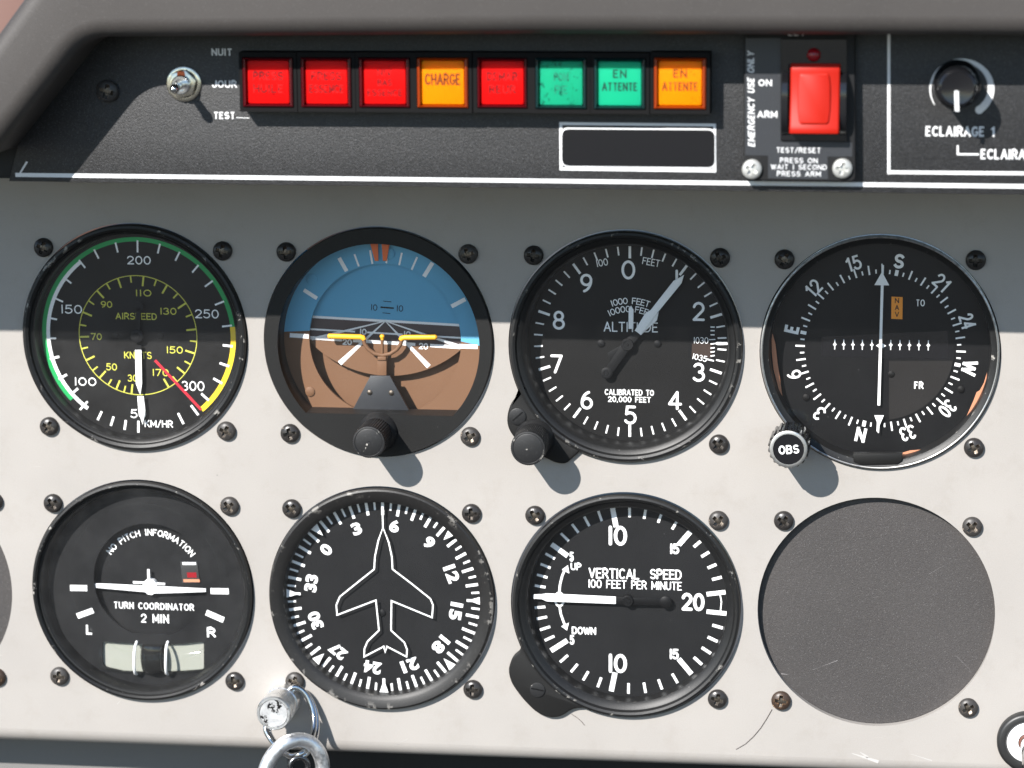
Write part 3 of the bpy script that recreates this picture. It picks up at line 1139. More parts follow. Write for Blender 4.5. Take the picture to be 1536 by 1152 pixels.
# horizon card: clip a big disc by slanted lines into blue, dark and brown bands
cb = gH(548, 214, yk)
Rb = rad(gH, cb, 548, 668, yk)
la = (gH(235, 425, yk), gH(850, 460, yk))
lc = (gH(240, 512, yk), gH(850, 551, yk))


def clip(poly, a, b, keep):
    out = []
    n = len(poly)
    for i in range(n):
        p, q = poly[i], poly[(i + 1) % n]
        sp, sq = side(p, a, b) * keep, side(q, a, b) * keep
        if sp >= 0:
            out.append(p)
        if (sp >= 0) != (sq >= 0):
            t = sp / (sp - sq)
            out.append((p[0] + (q[0] - p[0]) * t, p[1] + (q[1] - p[1]) * t))
    return out


big = circle(cb, Rb, 200)
big = clip(big, gH(120, 0, yk), gH(120, 900, yk), 1)
big = clip(big, gH(960, 0, yk), gH(960, 900, yk), -1)
big = clip(big, gH(0, 150, yk), gH(900, 150, yk), -1)
m = MB()
m.poly(clip(big, *la, 1), yk, 0)
m.poly(clip(clip(big, *la, -1), *lc, 1), yk, 1)
low = clip(big, *lc, -1)
m.poly(low, yk, 2)
arcp = [(cb[0] + Rb * cos(a), cb[1] + Rb * sin(a)) for a in [radians(-140 + 100 * i / 60) for i in range(61)]]
vs = [(p[0], yk, p[1]) for p in arcp] + [(p[0], yk + .8, p[1]) for p in arcp]
m.add(vs, [(i, 61 + i, 62 + i, i + 1) for i in range(60)], 2)
card = m.build('horizon_card', ['sky_blue', 'horizon_dark', 'earth_brown'], root, angle=30)
m = MB()
ext = lambda l, t: pt_line(l[0], l[1], t)
m.quadz(ext(la, -.1), ext(la, 1.1), .85, yk - .06)
lb = (gH(235, 476, yk), gH(850, 512, yk))
m.quadz(ext(lb, -.1), ext(lb, .30), .6, yk - .06)
m.quadz(ext(lb, .38), ext(lb, .62), .6, yk - .06)
m.quadz(ext(lb, .70), ext(lb, 1.1), .6, yk - .06)
m.quadz(ext(lc, -.1), ext(lc, .205), 1.15, yk - .06)
m.quadz(ext(lc, .28), ext(lc, .70), 1.1, yk - .06)
m.quadz(ext(lc, .80), ext(lc, 1.1), 1.15, yk - .06)
apex = gH(543, 443, yk)
for (u, v, w) in ((240, 517, 1.0), (355, 617, 1.7), (722, 630, 1.7), (852, 548, 1.1)):
    m.quadz(apex, gH(u, v, yk), .3, yk - .09, 0, w)
kH = rad(gH, cr, 541 + 400, 521, yr) / 400
for s, u, v, h, w in (('10', 452, 487, 26, 29), ('10', 633, 497, 26, 29), ('20', 386, 529, 25, 40), ('20', 700, 546, 26, 39)):
    engrave(m, s, gH(u, v, yk), h * kH, yk - .12, .42, w * kH, 3.3)
m.build('horizon_line', 'print_white', card)
m = MB()
m.quadz(gH(534, 361, yk), gH(568, 364, yk), .25, yk - .06)
m.quadz(gH(523, 386, yk), gH(578, 390, yk), .55, yk - .06)
m.quadz(gH(531, 409, yk), gH(564, 412, yk), .25, yk - .06)
engrave(m, '10', gH(497, 387, yk), 26 * kH, yk - .08, .27, 27 * kH, 3)
engrave(m, '10', gH(603, 391, yk), 26 * kH, yk - .08, .27, 27 * kH, 3)
m.build('pitch_mark', 'print_black', card)
yw = 8.6                                                # aeroplane symbol


def wpt(u, v):
    p = gH(u, v, yw)
    return (p[0], yw, p[1])


m = MB()
yoke = [(452, 512), (457, 535), (472, 558), (498, 577), (530, 584), (563, 578), (590, 560), (606, 538), (612, 516)]
m.tube([wpt(u, v) for u, v in yoke], .72, 10)
m.tube([wpt(530, 520), wpt(530, 600)], .6, 10)
m.prism([gH(u, v, yw) for u, v in ((512, 590), (549, 590), (549, 672), (510, 672))], yw - .5, yw + .3, .15, 2, 0, True)
m.prism([gH(u, v, yw) for u, v in ((513, 588), (547, 588), (548, 603), (512, 603))], yw - 1.0, yw + .3, .2, 2, 0, True)
sym = m.build('aeroplane_symbol', 'earth_brown', root, angle=50)
m = MB()
m.tube([wpt(306, 505), wpt(310, 505), wpt(440, 508), wpt(452, 512), wpt(456, 520)], .95, 12, rs=[.5, .95, .95, .95, .8])
m.build('orange_wing', 'orange', sym)
m = MB()
m.tube([wpt(606, 521), wpt(610, 514), wpt(622, 510), wpt(750, 509), wpt(756, 509)], .95, 12, rs=[.8, .95, .95, .95, .5])
m.build('orange_wing', 'orange', sym)
m = MB()
p = gH(530, 506, yw)
m.ellipsoid((p[0], yw, p[1]), .85, .85, .85)
m.tube([wpt(530, 506), wpt(531, 530)], .6, 10, rs=[.7, .35])
m.build('centre_dot', 'orange', sym)
m = MB()
m.prism([gH(u, v, 7.2) for u, v in ((482, 668), (562, 668), (652, 832), (398, 828))], 7.0, 8.4, .15, 2, 0, True)
ped = m.build('pedestal', 'label_blue', root)
for u, v in ((479, 737), (568, 739)):
    m = MB()
    m.lathe(gH(u, v, 7.0), [(.95, 7.05), (.9, 6.8), (.5, 6.6), (.01, 6.55)], 20)
    m.build('rivet', 'screw_worn', ped)
m = MB()
m.poly(op, .4)
m.build('glass', 'glass', root)


def knob(root, c, R, y0, y1, ridges, mat_='knob_black', depth=.05, ring_mat=None, name='knob', shaft=2.5):
    m = MB()
    n = ridges * 4
    rf = lambda a, j: 1 - depth * (0.5 + 0.5 * cos(a * ridges)) if j in (1, 2) else 1
    b = .5
    prof = [(R * .93, y0), (R, y0 - .4), (R, y1 + b + .3), (R - .25, y1 + b), (R - b * .6, y1 + .1), (R - b - .3, y1)]
    if ring_mat is None:
        prof += [(R - b - .5, y1 + .18), (R - b - .9, y1 + .02), (.02, y1 + .02)]
        mis = None
    else:
        prof += [(R - 2.0, y1), (R - 2.1, y1 + .3), (.02, y1 + .3)]
        mis = [0, 0, 0, 0, 1, 1, 0, 0, 0]
    m.lathe(c, prof, n, 0, rf, mis=mis)
    m.lathe(c, [(shaft, 1), (shaft, y0 - .3)], 24)
    return m.build(name, [mat_] + ([ring_mat] if ring_mat else []), root, angle=30)


yk_ = -18.5
knob(root, gH(474, 942, yk_), rad(gH, gH(474, 942, yk_), 474 + 68, 942, yk_), -4.5, yk_, 44)
ck = gH(474, 942, yk_)
m = MB(); m.lathe(ck, [(.55, yk_ + .05), (.5, yk_ - .1), (.3, yk_ - .06), (.02, yk_ - .04)], 16)
m.lathe(ck, [(7.0, -1.0), (6.6, -2.8), (4.6, -4.8)], 40)
m.build('knob_collar', 'knob_black', root)

# ------------------------------------------------------------------ 3 altimeter
c0 = HOLES['altimeter']
root = thing('altimeter', 'altimeter with large white numerals, white pointers and a knob at its lower left', 'gauge', (c0[0], 0, c0[1]))
bezel(root, c0, [(39.3, 4), (39.4, -1.4), (39.0, -2.1), (38.2, -2.3), (37.4, -2.0), (36.9, -1.0), (35.6, -0.4), (34.7, 0.6), (34.2, 3), (34.0, 9.6)])
m = MB()
ear = [(102, 690), (75, 716), (45, 752), (29, 800), (30, 850), (60, 900), (150, 960), (230, 1000), (270, 1003), (292, 985), (325, 955)]
e_ = [gL(u, v, -1.6) for u, v in ear]
m.prism(ear_outline(e_, c0, 38.4), -1.9, .2, .6, 3)
m.build('mounting_ear', 'bezel_flat', root)
m = MB()
pe = gL(72, 808, -2)
m.lathe(pe, [(2.9, -1.9), (2.9, -2.35), (2.5, -2.5), (.02, -2.5)], 32)
m.quadz(gL(52, 826, -2.5), gL(93, 790, -2.5), .55, -2.54, 1)
m.build('slotted_screw', ['knob_black', 'dial_dark'], root)
yd = 9.0
c = gL(534, 502, yd)
kL = rad(gL, c, 534 + 400, 502, yd) / 400
kLz = rad(gL, c, 534, 502 + 400, yd) / 400
m = MB(); m.disc(c, 36.5, yd, 96)
dial = m.build('dial_face', 'dial_black', root)
m = MB()
R1 = 398 * kL
for i in range(50):
    a = i * 7.2
    bigt = i % 5 == 0
    if i in (15,):
        pass
    m.quadz(polar(c, R1 - (50 if bigt else 36) * kL, a), polar(c, R1, a), .88 if bigt else .55, yd - .1)
m.build('tick_mark', 'print_white', dial)
m = MB()
for s, u, v in (('0', 528, 205), ('1', 727, 243), ('2', 817, 376), ('3', 818, 626), ('4', 720, 742), ('5', 537, 802), ('6', 357, 740), ('7', 233, 592), ('8', 242, 412), ('9', 355, 260)):
    engrave(m, s, gL(u, v, yd), 79 * kL, yd - .12, .88, {'0': 62, '1': 10, '4': 62, '7': 56}.get(s, 56) * kL * (.92 if s != '1' else 1))
m.build('numeral', 'print_white', dial)
m = MB()
engrave(m, 'ALTITUDE', gL(538, 440, yd), 42 * kL, yd - .12, .42, 224 * kL)
engrave(m, 'CALIBRATED TO', gL(532, 709, yd), 25 * kL, yd - .12, .34, 204 * kL, gap=.3)
engrave(m, '20,000 FEET', gL(532, 738, yd), 24 * kL, yd - .12, .33, 178 * kL, gap=.3)
engrave(m, '100', gL(420, 175, yd), 30 * kL, yd - .12, .30, 48 * kL, -11)
engrave(m, 'FEET', gL(622, 173, yd), 30 * kL, yd - .12, .30, 72 * kL, 10)
ca = gL(534, 560, yd)
arc_label(m, '1000 FEET', ca, 231 * kL, -19, 20, 27 * kL, yd - .12, 'stroke', .30, gap=.30)
arc_label(m, '10000 FEET', ca, 197 * kL, -26, 28, 27 * kL, yd - .12, 'stroke', .30, gap=.30)
m.build('lettering', 'print_white', dial)
m = MB()                                                # pressure window; recess shade painted as dark left and top edges
m.poly([gL(u, v, yd) for u, v in ((777, 448), (880, 430), (884, 588), (777, 566))], yd - .03, 3)
m.quadz(gL(779, 449, yd), gL(777, 566, yd), .8, yd - .05, 3)
m.quadz(gL(779, 447, yd), gL(880, 429, yd), .35, yd - .05, 1)
m.poly([gL(u, v, yd) for u, v in ((790, 508), (872, 508), (872, 566), (788, 566))], yd - .05, 2)
wnd = m.build('pressure_window', ['dial_grey', 'dial_dark', 'window_brown', 'window_black'], dial)
m = MB()
engrave(m, '1030', gL(827, 495, yd), 27 * kL, yd - .12, .22, 60 * kL)
engrave(m, '1035', gL(822, 566, yd), 25 * kL, yd - .12, .27, 60 * kL, 12)
m.quadz(gL(860, 492, yd), gL(886, 491, yd), .3, yd - .12)
for i, v in enumerate((440, 455, 472, 508, 525, 541, 557)):
    m.quadz(gL(866, v + (2 if v > 500 else 0), yd), gL(883, v, yd), .42, yd - .12)
m.quadz(gL(850, 572, yd), gL(880, 579, yd), .5, yd - .12)
m.poly([gL(u, v, yd) for u, v in ((880, 507), (895, 501), (936, 502), (936, 513), (895, 514))], yd - .14)
m.build('pressure_scale', 'print_white', wnd)
yp = yd - 2.4
P = lambda u, v: gL(u, v, yp)
m = MB()
m.prism([P(u, v) for u, v in ((554, 455), (580, 474), (649, 380), (747, 260), (757, 226), (713, 251), (619, 371), (597, 384))], yp, yp + .4, .1, 2, 0, True)
m.prism([P(u, v) for u, v in ((527, 450), (547, 450), (548, 372), (538, 354), (528, 366))], yp + .9, yp + 1.2, .08, 2, 0, True)
m.prism([P(u, v) for u, v in ((582, 472), (645, 414), (652, 378), (600, 440))], yp + .6, yp + .8, .05, 2, 0, True)
ptr = m.build('pointer', 'print_white', root)
m = MB()
m.prism([P(u, v) for u, v in ((560, 452), (578, 473), (545, 515), (455, 640), (425, 622), (512, 495))], yp + .02, yp + .38, .1, 2, 0, True)
m.lathe(P(524, 512), [(2.1, yp + 2), (2.1, yp - .4), (1.9, yp - .6), (1.3, yp - .6), (1.2, yp - .4), (.5, yp - .4), (.4, yp - .7), (.02, yp - .7)], 28)
m.lathe(P(438, 630), [(2.0, yp + .5), (2.0, yp - .1), (1.8, yp - .25), (1.0, yp - .25), (.95, yp - .1), (.7, yp - .1), (.6, yp - .35), (.02, yp - .35)], 28)
m.prism([P(u, v) for u, v in ((500, 515), (512, 530), (452, 582), (440, 550))], yp + 1.0, yp + 1.2, .05, 2, 0, True)
m.build('pointer_hub', 'dial_grey', ptr)
small_screws(root, [gL(416, 507, yd), gL(648, 508, yd)], 1.3, yd)
pane(root, c0, 35.2, -0.1, 'glass')
yk_ = -18.5
ck = gL(115, 940, yk_)
knob(root, ck, rad(gL, ck, 115 + 73, 940, yk_), -5.0, yk_, 60, 'knob_black', .02)
m = MB(); m.lathe(ck, [(6.9, -1.6), (6.4, -3.4), (4.4, -5.4)], 40)
m.build('knob_collar', 'knob_black', root)

# ------------------------------------------------------------------ 4 course deviation indicator
c0 = HOLES['course']
root = thing('course_indicator', 'black compass card course gauge with a vertical white needle and OBS knob', 'gauge', (c0[0], 0, c0[1]))
m = MB()
m.lathe(c0, [(39.3, 4), (39.55, -.6), (39.4, -1.3), (39.0, -1.5), (38.7, -1.3)], 128, 1)
m.lathe(c0, [(38.7, -1.3), (38.5, -1.1), (36.8, -0.6), (36.5, 2.5), (36.5, 8.0)], 128, 0)
m.build('bezel', ['bezel', 'silver_edge'], root, angle=32)
yd = 7.5
c = gO(521, 517, yd)
kO = rad(gO, c, 521 + 400, 517, yd) / 400
m = MB(); m.disc(c, 40, yd, 96)
card = m.build('compass_card', 'dial_dark', root)
m = MB()
R0 = 306 * kO
for i in range(72):
    a = 11 + i * 5
    if i % 18 == 0:
        m.quadz(polar(c, R0, a), polar(c, R0 + 24 * kO, a), 1.15, yd - .1)
    elif i % 2 == 0:
        m.quadz(polar(c, R0, a), polar(c, R0 + 38 * kO, a), .58, yd - .1)
    else:
        m.quadz(polar(c, R0 + 3 * kO, a), polar(c, R0 + 20 * kO, a), .50, yd - .1)
m.build('tick_mark', 'print_white', card)
m = MB()
RN = 367 * kO
for i, s in enumerate(('S', '21', '24', 'W', '30', '33', 'N', '3', '6', 'E', '12', '15')):
    a = 11 + i * 30.1
    block(m, s.replace('1', 'l'), polar(c, RN, a), 60 * kO, yd - .1, {'S': 42, 'W': 62, 'N': 42, 'E': 36, '3': 36, '6': 36}.get(s, 62) * kO, a, 0.20 if s in 'SWNE' else 0.145, gap=.34)
m.build('numeral', 'print_white', card)
yi = 7.2
m = MB()                                                # centre window: cross leaves, and sunlight painted as a lighter lower right quarter
ci = gO(521, 517, yi)
m.disc(ci, 300 * kO, yi, 96, 0)
sect = clip(clip(circle(ci, 296 * kO, 120), gO(556, 100, yi), gO(556, 900, yi), 1), gO(200, 566, yi), gO(860, 566, yi), -1)
m.poly(sect, yi - .05, 4)
m.poly([gO(u, v, yi) for u, v in ((466, 232), (554, 232), (554, 465), (466, 465))], yi - .04, 2)
m.poly([gO(u, v, yi) for u, v in ((285, 470), (790, 445), (800, 560), (285, 548))], yi - .045, 3)
m.build('centre_leaf', ['dial_dark', 'dial_black', 'dial_black', 'gloss_black', 'leaf_lit'], card)
m = MB()
for i, u in enumerate((338, 374, 411, 449, 487, 563, 600, 638, 676, 714)):
    p = gO(u, 500 + i * .4, yi)
    m = MB()
    m.poly([(p[0] - .16, p[1] + 1.7), (p[0] - .16, p[1] + .5), (p[0] - .65, p[1]), (p[0] - .16, p[1] - .5), (p[0] - .16, p[1] - 1.7), (p[0] + .16, p[1] - 1.7), (p[0] + .16, p[1] - .5), (p[0] + .65, p[1]), (p[0] + .16, p[1] + .5), (p[0] + .16, p[1] + 1.7)], yi - .1)
    m.build('deviation_dot', 'print_white', card)
p = gO(524, 505, yi)
m = MB()
m.poly([(p[0] - 1.7, p[1]), (p[0], p[1] - 1.1), (p[0] + 1.7, p[1]), (p[0], p[1] + 1.1)], yi - .12)
m.build('centre_mark', 'print_white', card)
m = MB()
block(m, 'TO', gO(682, 333, yi), 28 * kO, yi - .1, 36 * kO, 0, .14)
m.build('lettering', 'print_white', card)
m = MB()
block(m, 'FR', gO(676, 664, yi), 30 * kO, yi - .1, 38 * kO, 0, .18)
m.build('lettering', 'print_white', card)
m = MB()
m.prism([gO(u, v, 6.7) for u, v in ((566, 308), (611, 310), (610, 399), (565, 397))], 6.7, 6.9, 0, 1, 0, True)
flag = m.build('flag', 'print_brown', root)
flag.data.materials[0] = bpy.data.materials.new('flag_orange')
flag.data.materials[0].use_nodes = True
flag.data.materials[0].node_tree.nodes['Principled BSDF'].inputs['Base Color'].default_value = (0.78, 0.26, 0.01, 1)
m = MB()
for s, v in (('N', 324), ('A', 352), ('V', 379)):
    block(m, s, gO(588, v, 6.65), 21 * kO, 6.65, 17 * kO, 0, .15)
m.build('flag_lettering', 'print_black', flag)
yp = 5.6
m = MB()
P = lambda u, v: gO(u, v, yp)
m.quadz(P(529, 255), P(515, 745), .92, yp)
m.build('needle', 'print_white', root)
m = MB()
m.poly([P(u, v) for u, v in ((528, 208), (557, 263), (497, 262))], yp + .1)
m.quadz(P(528, 176), P(528, 212), .4, yp + .08)
m.build('index_mark', 'print_white', root)
m = MB()
m.poly([P(u, v) for u, v in ((497, 785), (535, 785), (515, 832))], yp + .1)
m.quadz(P(515, 828), P(513, 856), .4, yp + .08)
m.build('index_mark', 'print_white', root)
m = MB()
for poly in (((88, 455), (100, 500), (108, 575), (118, 640), (127, 708), (112, 678), (92, 600), (85, 530), (84, 480)),
             ((950, 612), (937, 655), (921, 684), (908, 692), (896, 724), (868, 788), (889, 762), (915, 722), (936, 684), (947, 645)),
             ((600, 938), (640, 926), (692, 922), (680, 934), (640, 945)), ((585, 945), (600, 940), (640, 947), (600, 948))):
    m = MB()
    m.poly([gO(u, v, 5.0) for u, v in poly], 5.0)
    m.build('peeling_foil', 'copper', root)
small_screws(root, [gO(223, 712, yd), gO(845, 680, yd), gO(565, 620, yi)], 1.2, yd - .1, 'dial_black')
m = MB()
m.prism([gO(u, v, -1.5) for u, v in ((411, 938), (611, 938), (608, 968), (590, 982), (440, 984), (413, 972))], -1.5, 1, .3, 2)
m.build('bezel_tab', 'bezel_flat', root)
pane(root, c0, 37.2, -0.3, 'glass')
yk_ = -18.5
ck = gO(152, 922, yk_)
RK = rad(gO, ck, 152 + 84, 922, yk_)
m = MB()
rid = 20


def gear(a, j):
    s = (a * rid / (2 * pi)) % 1
    return 1.0 if (0.28 < s < 0.72) or j not in (1, 2) else 0.925


m.lathe(ck, [(RK * .9, -4.5), (RK, -5.2), (RK, yk_ + 2.0), (RK * .905, yk_ + .8), (RK * .90, yk_ + .1), (RK * .87, yk_), (RK * .745, yk_), (RK * .735, yk_ + .35), (.02, yk_ + .35)], rid * 12, 0, gear, mis=[0, 0, 0, 1, 1, 1, 0, 0])
m.lathe(ck, [(3, 1), (3, -5)], 24)
kb = m.build('knob', ['gloss_black', 'silver_edge'], root, angle=28)
m = MB()
block(m, 'OBS', (ck[0] + .1, ck[1] - .1), 37 * kO * .97, yk_ + .25, 84 * kO * .97, -5, .17)
m.build('knob_lettering', 'print_white', kb)

# ------------------------------------------------------------------ 5 turn coordinator
c0 = HOLES['turn']
root = thing('turn_coordinator', 'turn coordinator gauge with white aeroplane silhouette above a slip ball tube', 'gauge', (c0[0], 0, c0[1]))
bezel(root, c0, [(39.3, 4), (39.5, -1.4), (39.2, -2.1), (38.5, -2.3), (37.9, -1.8), (37.6, -.6), (37.0, -.5), (36.6, -.1), (36.2, .6), (35.6, 5.2)])
yd = 5.0
cd_ = gT(560, 468, yd)
kT = rad(gT, cd_, 560 + 400, 468, yd) / 400
ap = [gT(575, 435, yd)][0]
ra = 218 * kT
zf = gT(575, 638, yd)[1]
hh = math.sqrt(max(1, ra * ra - (ap[1] - zf) ** 2))
a_s = atan2(zf - ap[1], hh); a_e = pi - a_s
aper = [(ap[0] + ra * cos(a_s + (a_e - a_s) * i / 90), ap[1] + ra * sin(a_s + (a_e - a_s) * i / 90)) for i in range(91)]
bt = [(390, 668), (450, 673), (585, 680), (700, 677), (779, 668), (779, 776), (700, 782), (585, 787), (470, 782), (392, 764)]
bt = rounded([gT(u, v, yd) for u, v in bt], [1.2, 0, 0, 0, 1.2, 1.2, 0, 0, 0, 2.0], 4)
m = MB()
fill_plate(m, circle(cd_, 38.5, 96), [aper, bt], yd, yd + 1.0)
dial = m.build('dial_face', 'dial_grey', root, angle=30)
for a, b, w in (((268, 463), (333, 464), 2.15), ((805, 475), (874, 476), 2.15), ((295, 571), (356, 549), 2.0), ((788, 557), (855, 586), 2.1)):
    m = MB()
    m.quadz(gT(*a, yd), gT(*b, yd), w, yd - .1)
    m.build('turn_mark', 'print_white', dial)
for ch, u, v, w in (('L', 342, 623, 26), ('R', 808, 633, 34)):
    m = MB()
    block(m, ch, gT(u, v, yd), 38 * kT, yd - .1, w * kT, 0, .2)
    m.build('lettering', 'print_white', dial)
m = MB()
cg = gT(553, 432, 1.2)
m.lathe(cg, [(27.6, 1.5), (27.4, 1.2), (27.1, 1.25)], 128)  # thin ring added to draw the highlight circle on the cover glass
m.build('glass_rim', 'tube_glass', root)
yi = 8.2
m = MB(); m.disc(gT(575, 435, yi), 25, yi, 64)
ip = m.build('inner_plate', 'dial_grey', root)
m = MB()
block(m, 'TURN COORDINATOR', gT(588, 533, yi), 26 * kT, yi - .1, 310 * kT, 0, .155)
block(m, '2 MIN', gT(592, 580, yi), 34 * kT, yi - .1, 108 * kT, 0, .145)
cc = gT(580, 448, yi)
arc_label(m, 'NO PITCH INFORMATION', cc, 199 * kT, -54, 54, 25 * kT, yi - .1, 'flat', 25 * kT * .15, gap=.30)
m.build('lettering', 'print_white', ip)
m = MB()
m.prism([gT(u, v, yi) for u, v in ((690, 362), (755, 362), (766, 444), (697, 444))], yi - .5, yi, .25, 2, 0)
m.poly([gT(u, v, yi - .5) for u, v in ((697, 365), (748, 365), (749, 375), (698, 375))], yi - .54, 1)
m.poly([gT(u, v, yi - .5) for u, v in ((714, 404), (750, 404), (752, 424), (716, 424))], yi - .54, 2)
m.poly([gT(u, v, yi - .5) for u, v in ((700, 430), (762, 430), (764, 441), (702, 441))], yi - .53, 3)
m.build('warning_flag_window', ['flag_window', 'print_white', 'led_red', 'copper'], root)
ya_ = 5.8
P = lambda u, v: gT(u, v, ya_)
m = MB()
m.prism([P(u, v) for u, v in ((357, 447), (420, 449), (560, 456), (590, 457), (786, 467), (787, 479), (640, 484), (590, 485), (580, 491), (563, 488), (556, 480), (357, 462))], ya_, ya_ + .6, .1, 2, 0, True)
m.prism([P(u, v) for u, v in ((507, 439), (630, 446), (629, 454), (507, 447))], ya_ + .25, ya_ + .7, .08, 2, 0, True)
m.prism([P(u, v) for u, v in ((562, 393), (571, 393), (574, 445), (563, 445))], ya_ + .1, ya_ + .6, .08, 2, 0, True)
m.lathe(P(573, 456), [(2.5, ya_ + 2), (2.5, ya_ - .2), (2.2, ya_ - .4), (.02, ya_ - .4)], 32)
m.build('aeroplane_symbol', 'white_plastic', root)
m = MB()
m.poly([gT(u, v, 6.3) for u, v in ((375, 650), (800, 650), (800, 800), (375, 800))], 6.3)
m.build('tube_backing', 'tube_back', root)
m = MB()                                                # curved glass tube
path = []
for i in range(17):
    t = i / 16
    u = 388 + 393 * t
    v = 718 + 16 * (1 - (2 * t - 1) ** 2)
    p = gT(u, v, 5.6)
    path.append((p[0], 5.6, p[1]))
m.tube(path, 5.0, 24, caps=False)
tb = m.build('slip_tube', 'tube_glass', root)
m = MB()
p = gT(587, 731, 4.5)
m.ellipsoid((p[0], 4.6, p[1]), 4.75, 3.4, 9.5, 40, 28, 0, 4.9)
m.build('slip_ball', 'ball_black', tb)
for u in (521, 640):
    m = MB()
    pth = []
    for i in range(13):
        t = -1 + 2 * i / 12
        p = gT(u + 4 * (1 - t * t) * (1 if u > 600 else .6), 733 + 62 * t, 4.5)
        pth.append((p[0], 5.2 - 4.7 * math.sqrt(max(0, 1 - t * t)), p[1]))
    m.tube(pth, .5, 10)
    m.build('tube_wire', 'white_plastic', tb)
pane(root, c0, 37.3, -.3, 'glass_hazy')

# ------------------------------------------------------------------ 6 directional gyro
c0 = HOLES['gyro']
root = thing('directional_gyro', 'heading gyro gauge with a white aeroplane outline inside a ring of numbers', 'gauge', (c0[0], 0, c0[1]))
bezel(root, c0, [(39.2, 4), (39.5, -1.5), (39.2, -2.3), (38.6, -2.6), (36.2, -2.2), (35.0, -1.6), (34.5, -1.2), (34.2, 4.2)], 'bezel_worn')
yd = 3.6
c = gD(624, 562, yd)
kD = rad(gD, c, 624 + 400, 562, yd) / 400
m = MB(); m.disc(c, 36, yd, 96)
dial = m.build('compass_card', 'dial_grey', root)
m = MB()
for i in range(72):
    a = i * 5 + 0.5
    major = i % 2 == 0
    if i % 18 == 0:
        m.quadz(polar(c, 400 * kD, a), polar(c, 470 * kD, a), .95, yd - .1)
    else:
        m.quadz(polar(c, (402 if major else 424) * kD, a), polar(c, 470 * kD, a), 1.0 if major else .72, yd - .1)
m.build('tick_mark', 'print_white', dial)
m = MB()
for i in range(12):
    s = ('6', '9', '12', '15', '18', '21', '24', '27', '30', '33', '0', '3')[i]
    a = 9.5 + i * 30
    label(m, s, polar(c, 352 * kD, a), 60 * kD, yd - .1, (46 if len(s) == 1 else 84) * kD, a, .045)
m.build('numeral', 'print_white', dial)
yg = 1.6
m = MB()
cg = gD(624, 562, yg)
for i in range(1, 8):
    a = i * 45 + .5
    q = polar(cg, 468 * kD, a)
    tpt = polar(cg, 408 * kD, a)
    m.poly([polar(cg, 468 * kD, a - 2.6), polar(cg, 468 * kD, a + 2.6), tpt], yg)
m.quadz(gD(619, 100, yg), gD(620, 165, yg), .85, yg)
m.build('index_mark', 'print_white', root)
m = MB()
out = [(622, 228), (650, 300), (665, 370), (668, 428), (760, 498), (850, 570), (862, 600), (858, 660), (663, 580), (661, 722), (725, 780), (738, 815), (735, 848), (641, 799), (633, 828), (626, 799), (532, 848), (533, 810), (548, 775), (603, 722), (588, 577), (402, 648), (398, 600), (415, 560), (497, 494), (580, 428), (583, 370), (600, 290)]
m.ribbon([gD(u, v, yg) for u, v in out], .50, yg, True)
m.quadz(gD(620, 160, yg), gD(622, 230, yg), .5, yg - .01)
m.build('aeroplane_outline', 'print_white', root)
small_screws(root, [gD(618, 637, yd)], 1.3, yd)
pane(root, c0, 34.6, -.6)

# ------------------------------------------------------------------ 7 vertical speed
c0 = HOLES['vertical']
root = thing('vertical_speed_gauge', 'vertical speed gauge with needle pointing left at zero and an eared bezel', 'gauge', (c0[0], 0, c0[1]))
bezel(root, c0, [(39.0, 4), (39.2, -1.6), (38.9, -2.3), (38.2, -2.5), (37.4, -2.2), (36.8, -1.2), (35.4, -.6), (34.4, .4), (34.0, 6.6)])
m = MB()
ear = [(100, 762), (97, 785), (60, 815), (38, 880), (55, 945), (110, 1020), (175, 1085), (240, 1110), (290, 1105), (350, 1065), (400, 1062)]
e_ = [gV(u, v, -1.6) for u, v in ear]
m.prism(ear_outline(e_, c0, 38.3), -1.9, .2, .6, 3)
m.build('mounting_ear', 'bezel_flat', root)
m = MB()
pe = gV(180, 975, -2)
m.lathe(pe, [(2.6, -1.9), (2.6, -2.3), (2.2, -2.4), (.02, -2.3)], 32)
m.quadz(gV(150, 968, -2.4), gV(210, 980, -2.4), .5, -2.45, 1)
m.build('slotted_screw', ['knob_black', 'dial_dark'], root)
yd = 6.0
c = gV(623, 547, yd)
kV = rad(gV, c, 623 + 400, 547, yd) / 400
m = MB(); m.disc(c, 37, yd, 96)
dial = m.build('dial_face', 'dial_grey', root)
m = MB()
RO = 463 * kV
tk = [(184, 477, 0), (196, 427, 0), (213, 378, 0), (235, 330, 0), (278, 298, 1), (305, 236, 0), (356, 193, 0), (414, 161, 0), (478, 134, 0), (547, 138, 1), (622, 113, 0), (697, 123, 0), (770, 143, 0), (842, 178, 0), (895, 237, 1), (953, 270, 0), (993, 320, 0), (1026, 378, 0), (1048, 438, 0),
      (186, 579, 0), (198, 630, 0), (211, 681, 0), (232, 730, 0), (278, 766, 1), (305, 827, 0), (355, 872, 0), (410, 910, 0), (477, 940, 0), (542, 942, 1), (617, 968, 0), (695, 965, 0), (770, 950, 0), (840, 920, 0), (893, 868, 1), (950, 836, 0), (992, 787, 0), (1023, 733, 0), (1047, 672, 0), (182, 529, 0)]
for u, v, bigt in tk:
    a = ang(c, gV(u, v, yd))
    m.quadz(polar(c, RO - (96 if bigt else 52) * kV, a), polar(c, RO, a), 1.75 if bigt else (.9 if u < 880 else 1.05), yd - .1)
for v, w in ((508, 1.55), (603, 1.55)):
    m.quadz(gV(992, v + (8 if v < 550 else -4), yd), gV(1088, v - (3 if v < 550 else -6), yd), w, yd - .1)
m.ribbon([gV(u, v, yd) for u, v in ((1056, 515), (1063, 553), (1058, 600))], .45, yd - .12)
m.build('tick_mark', 'print_white', dial)
m = MB()
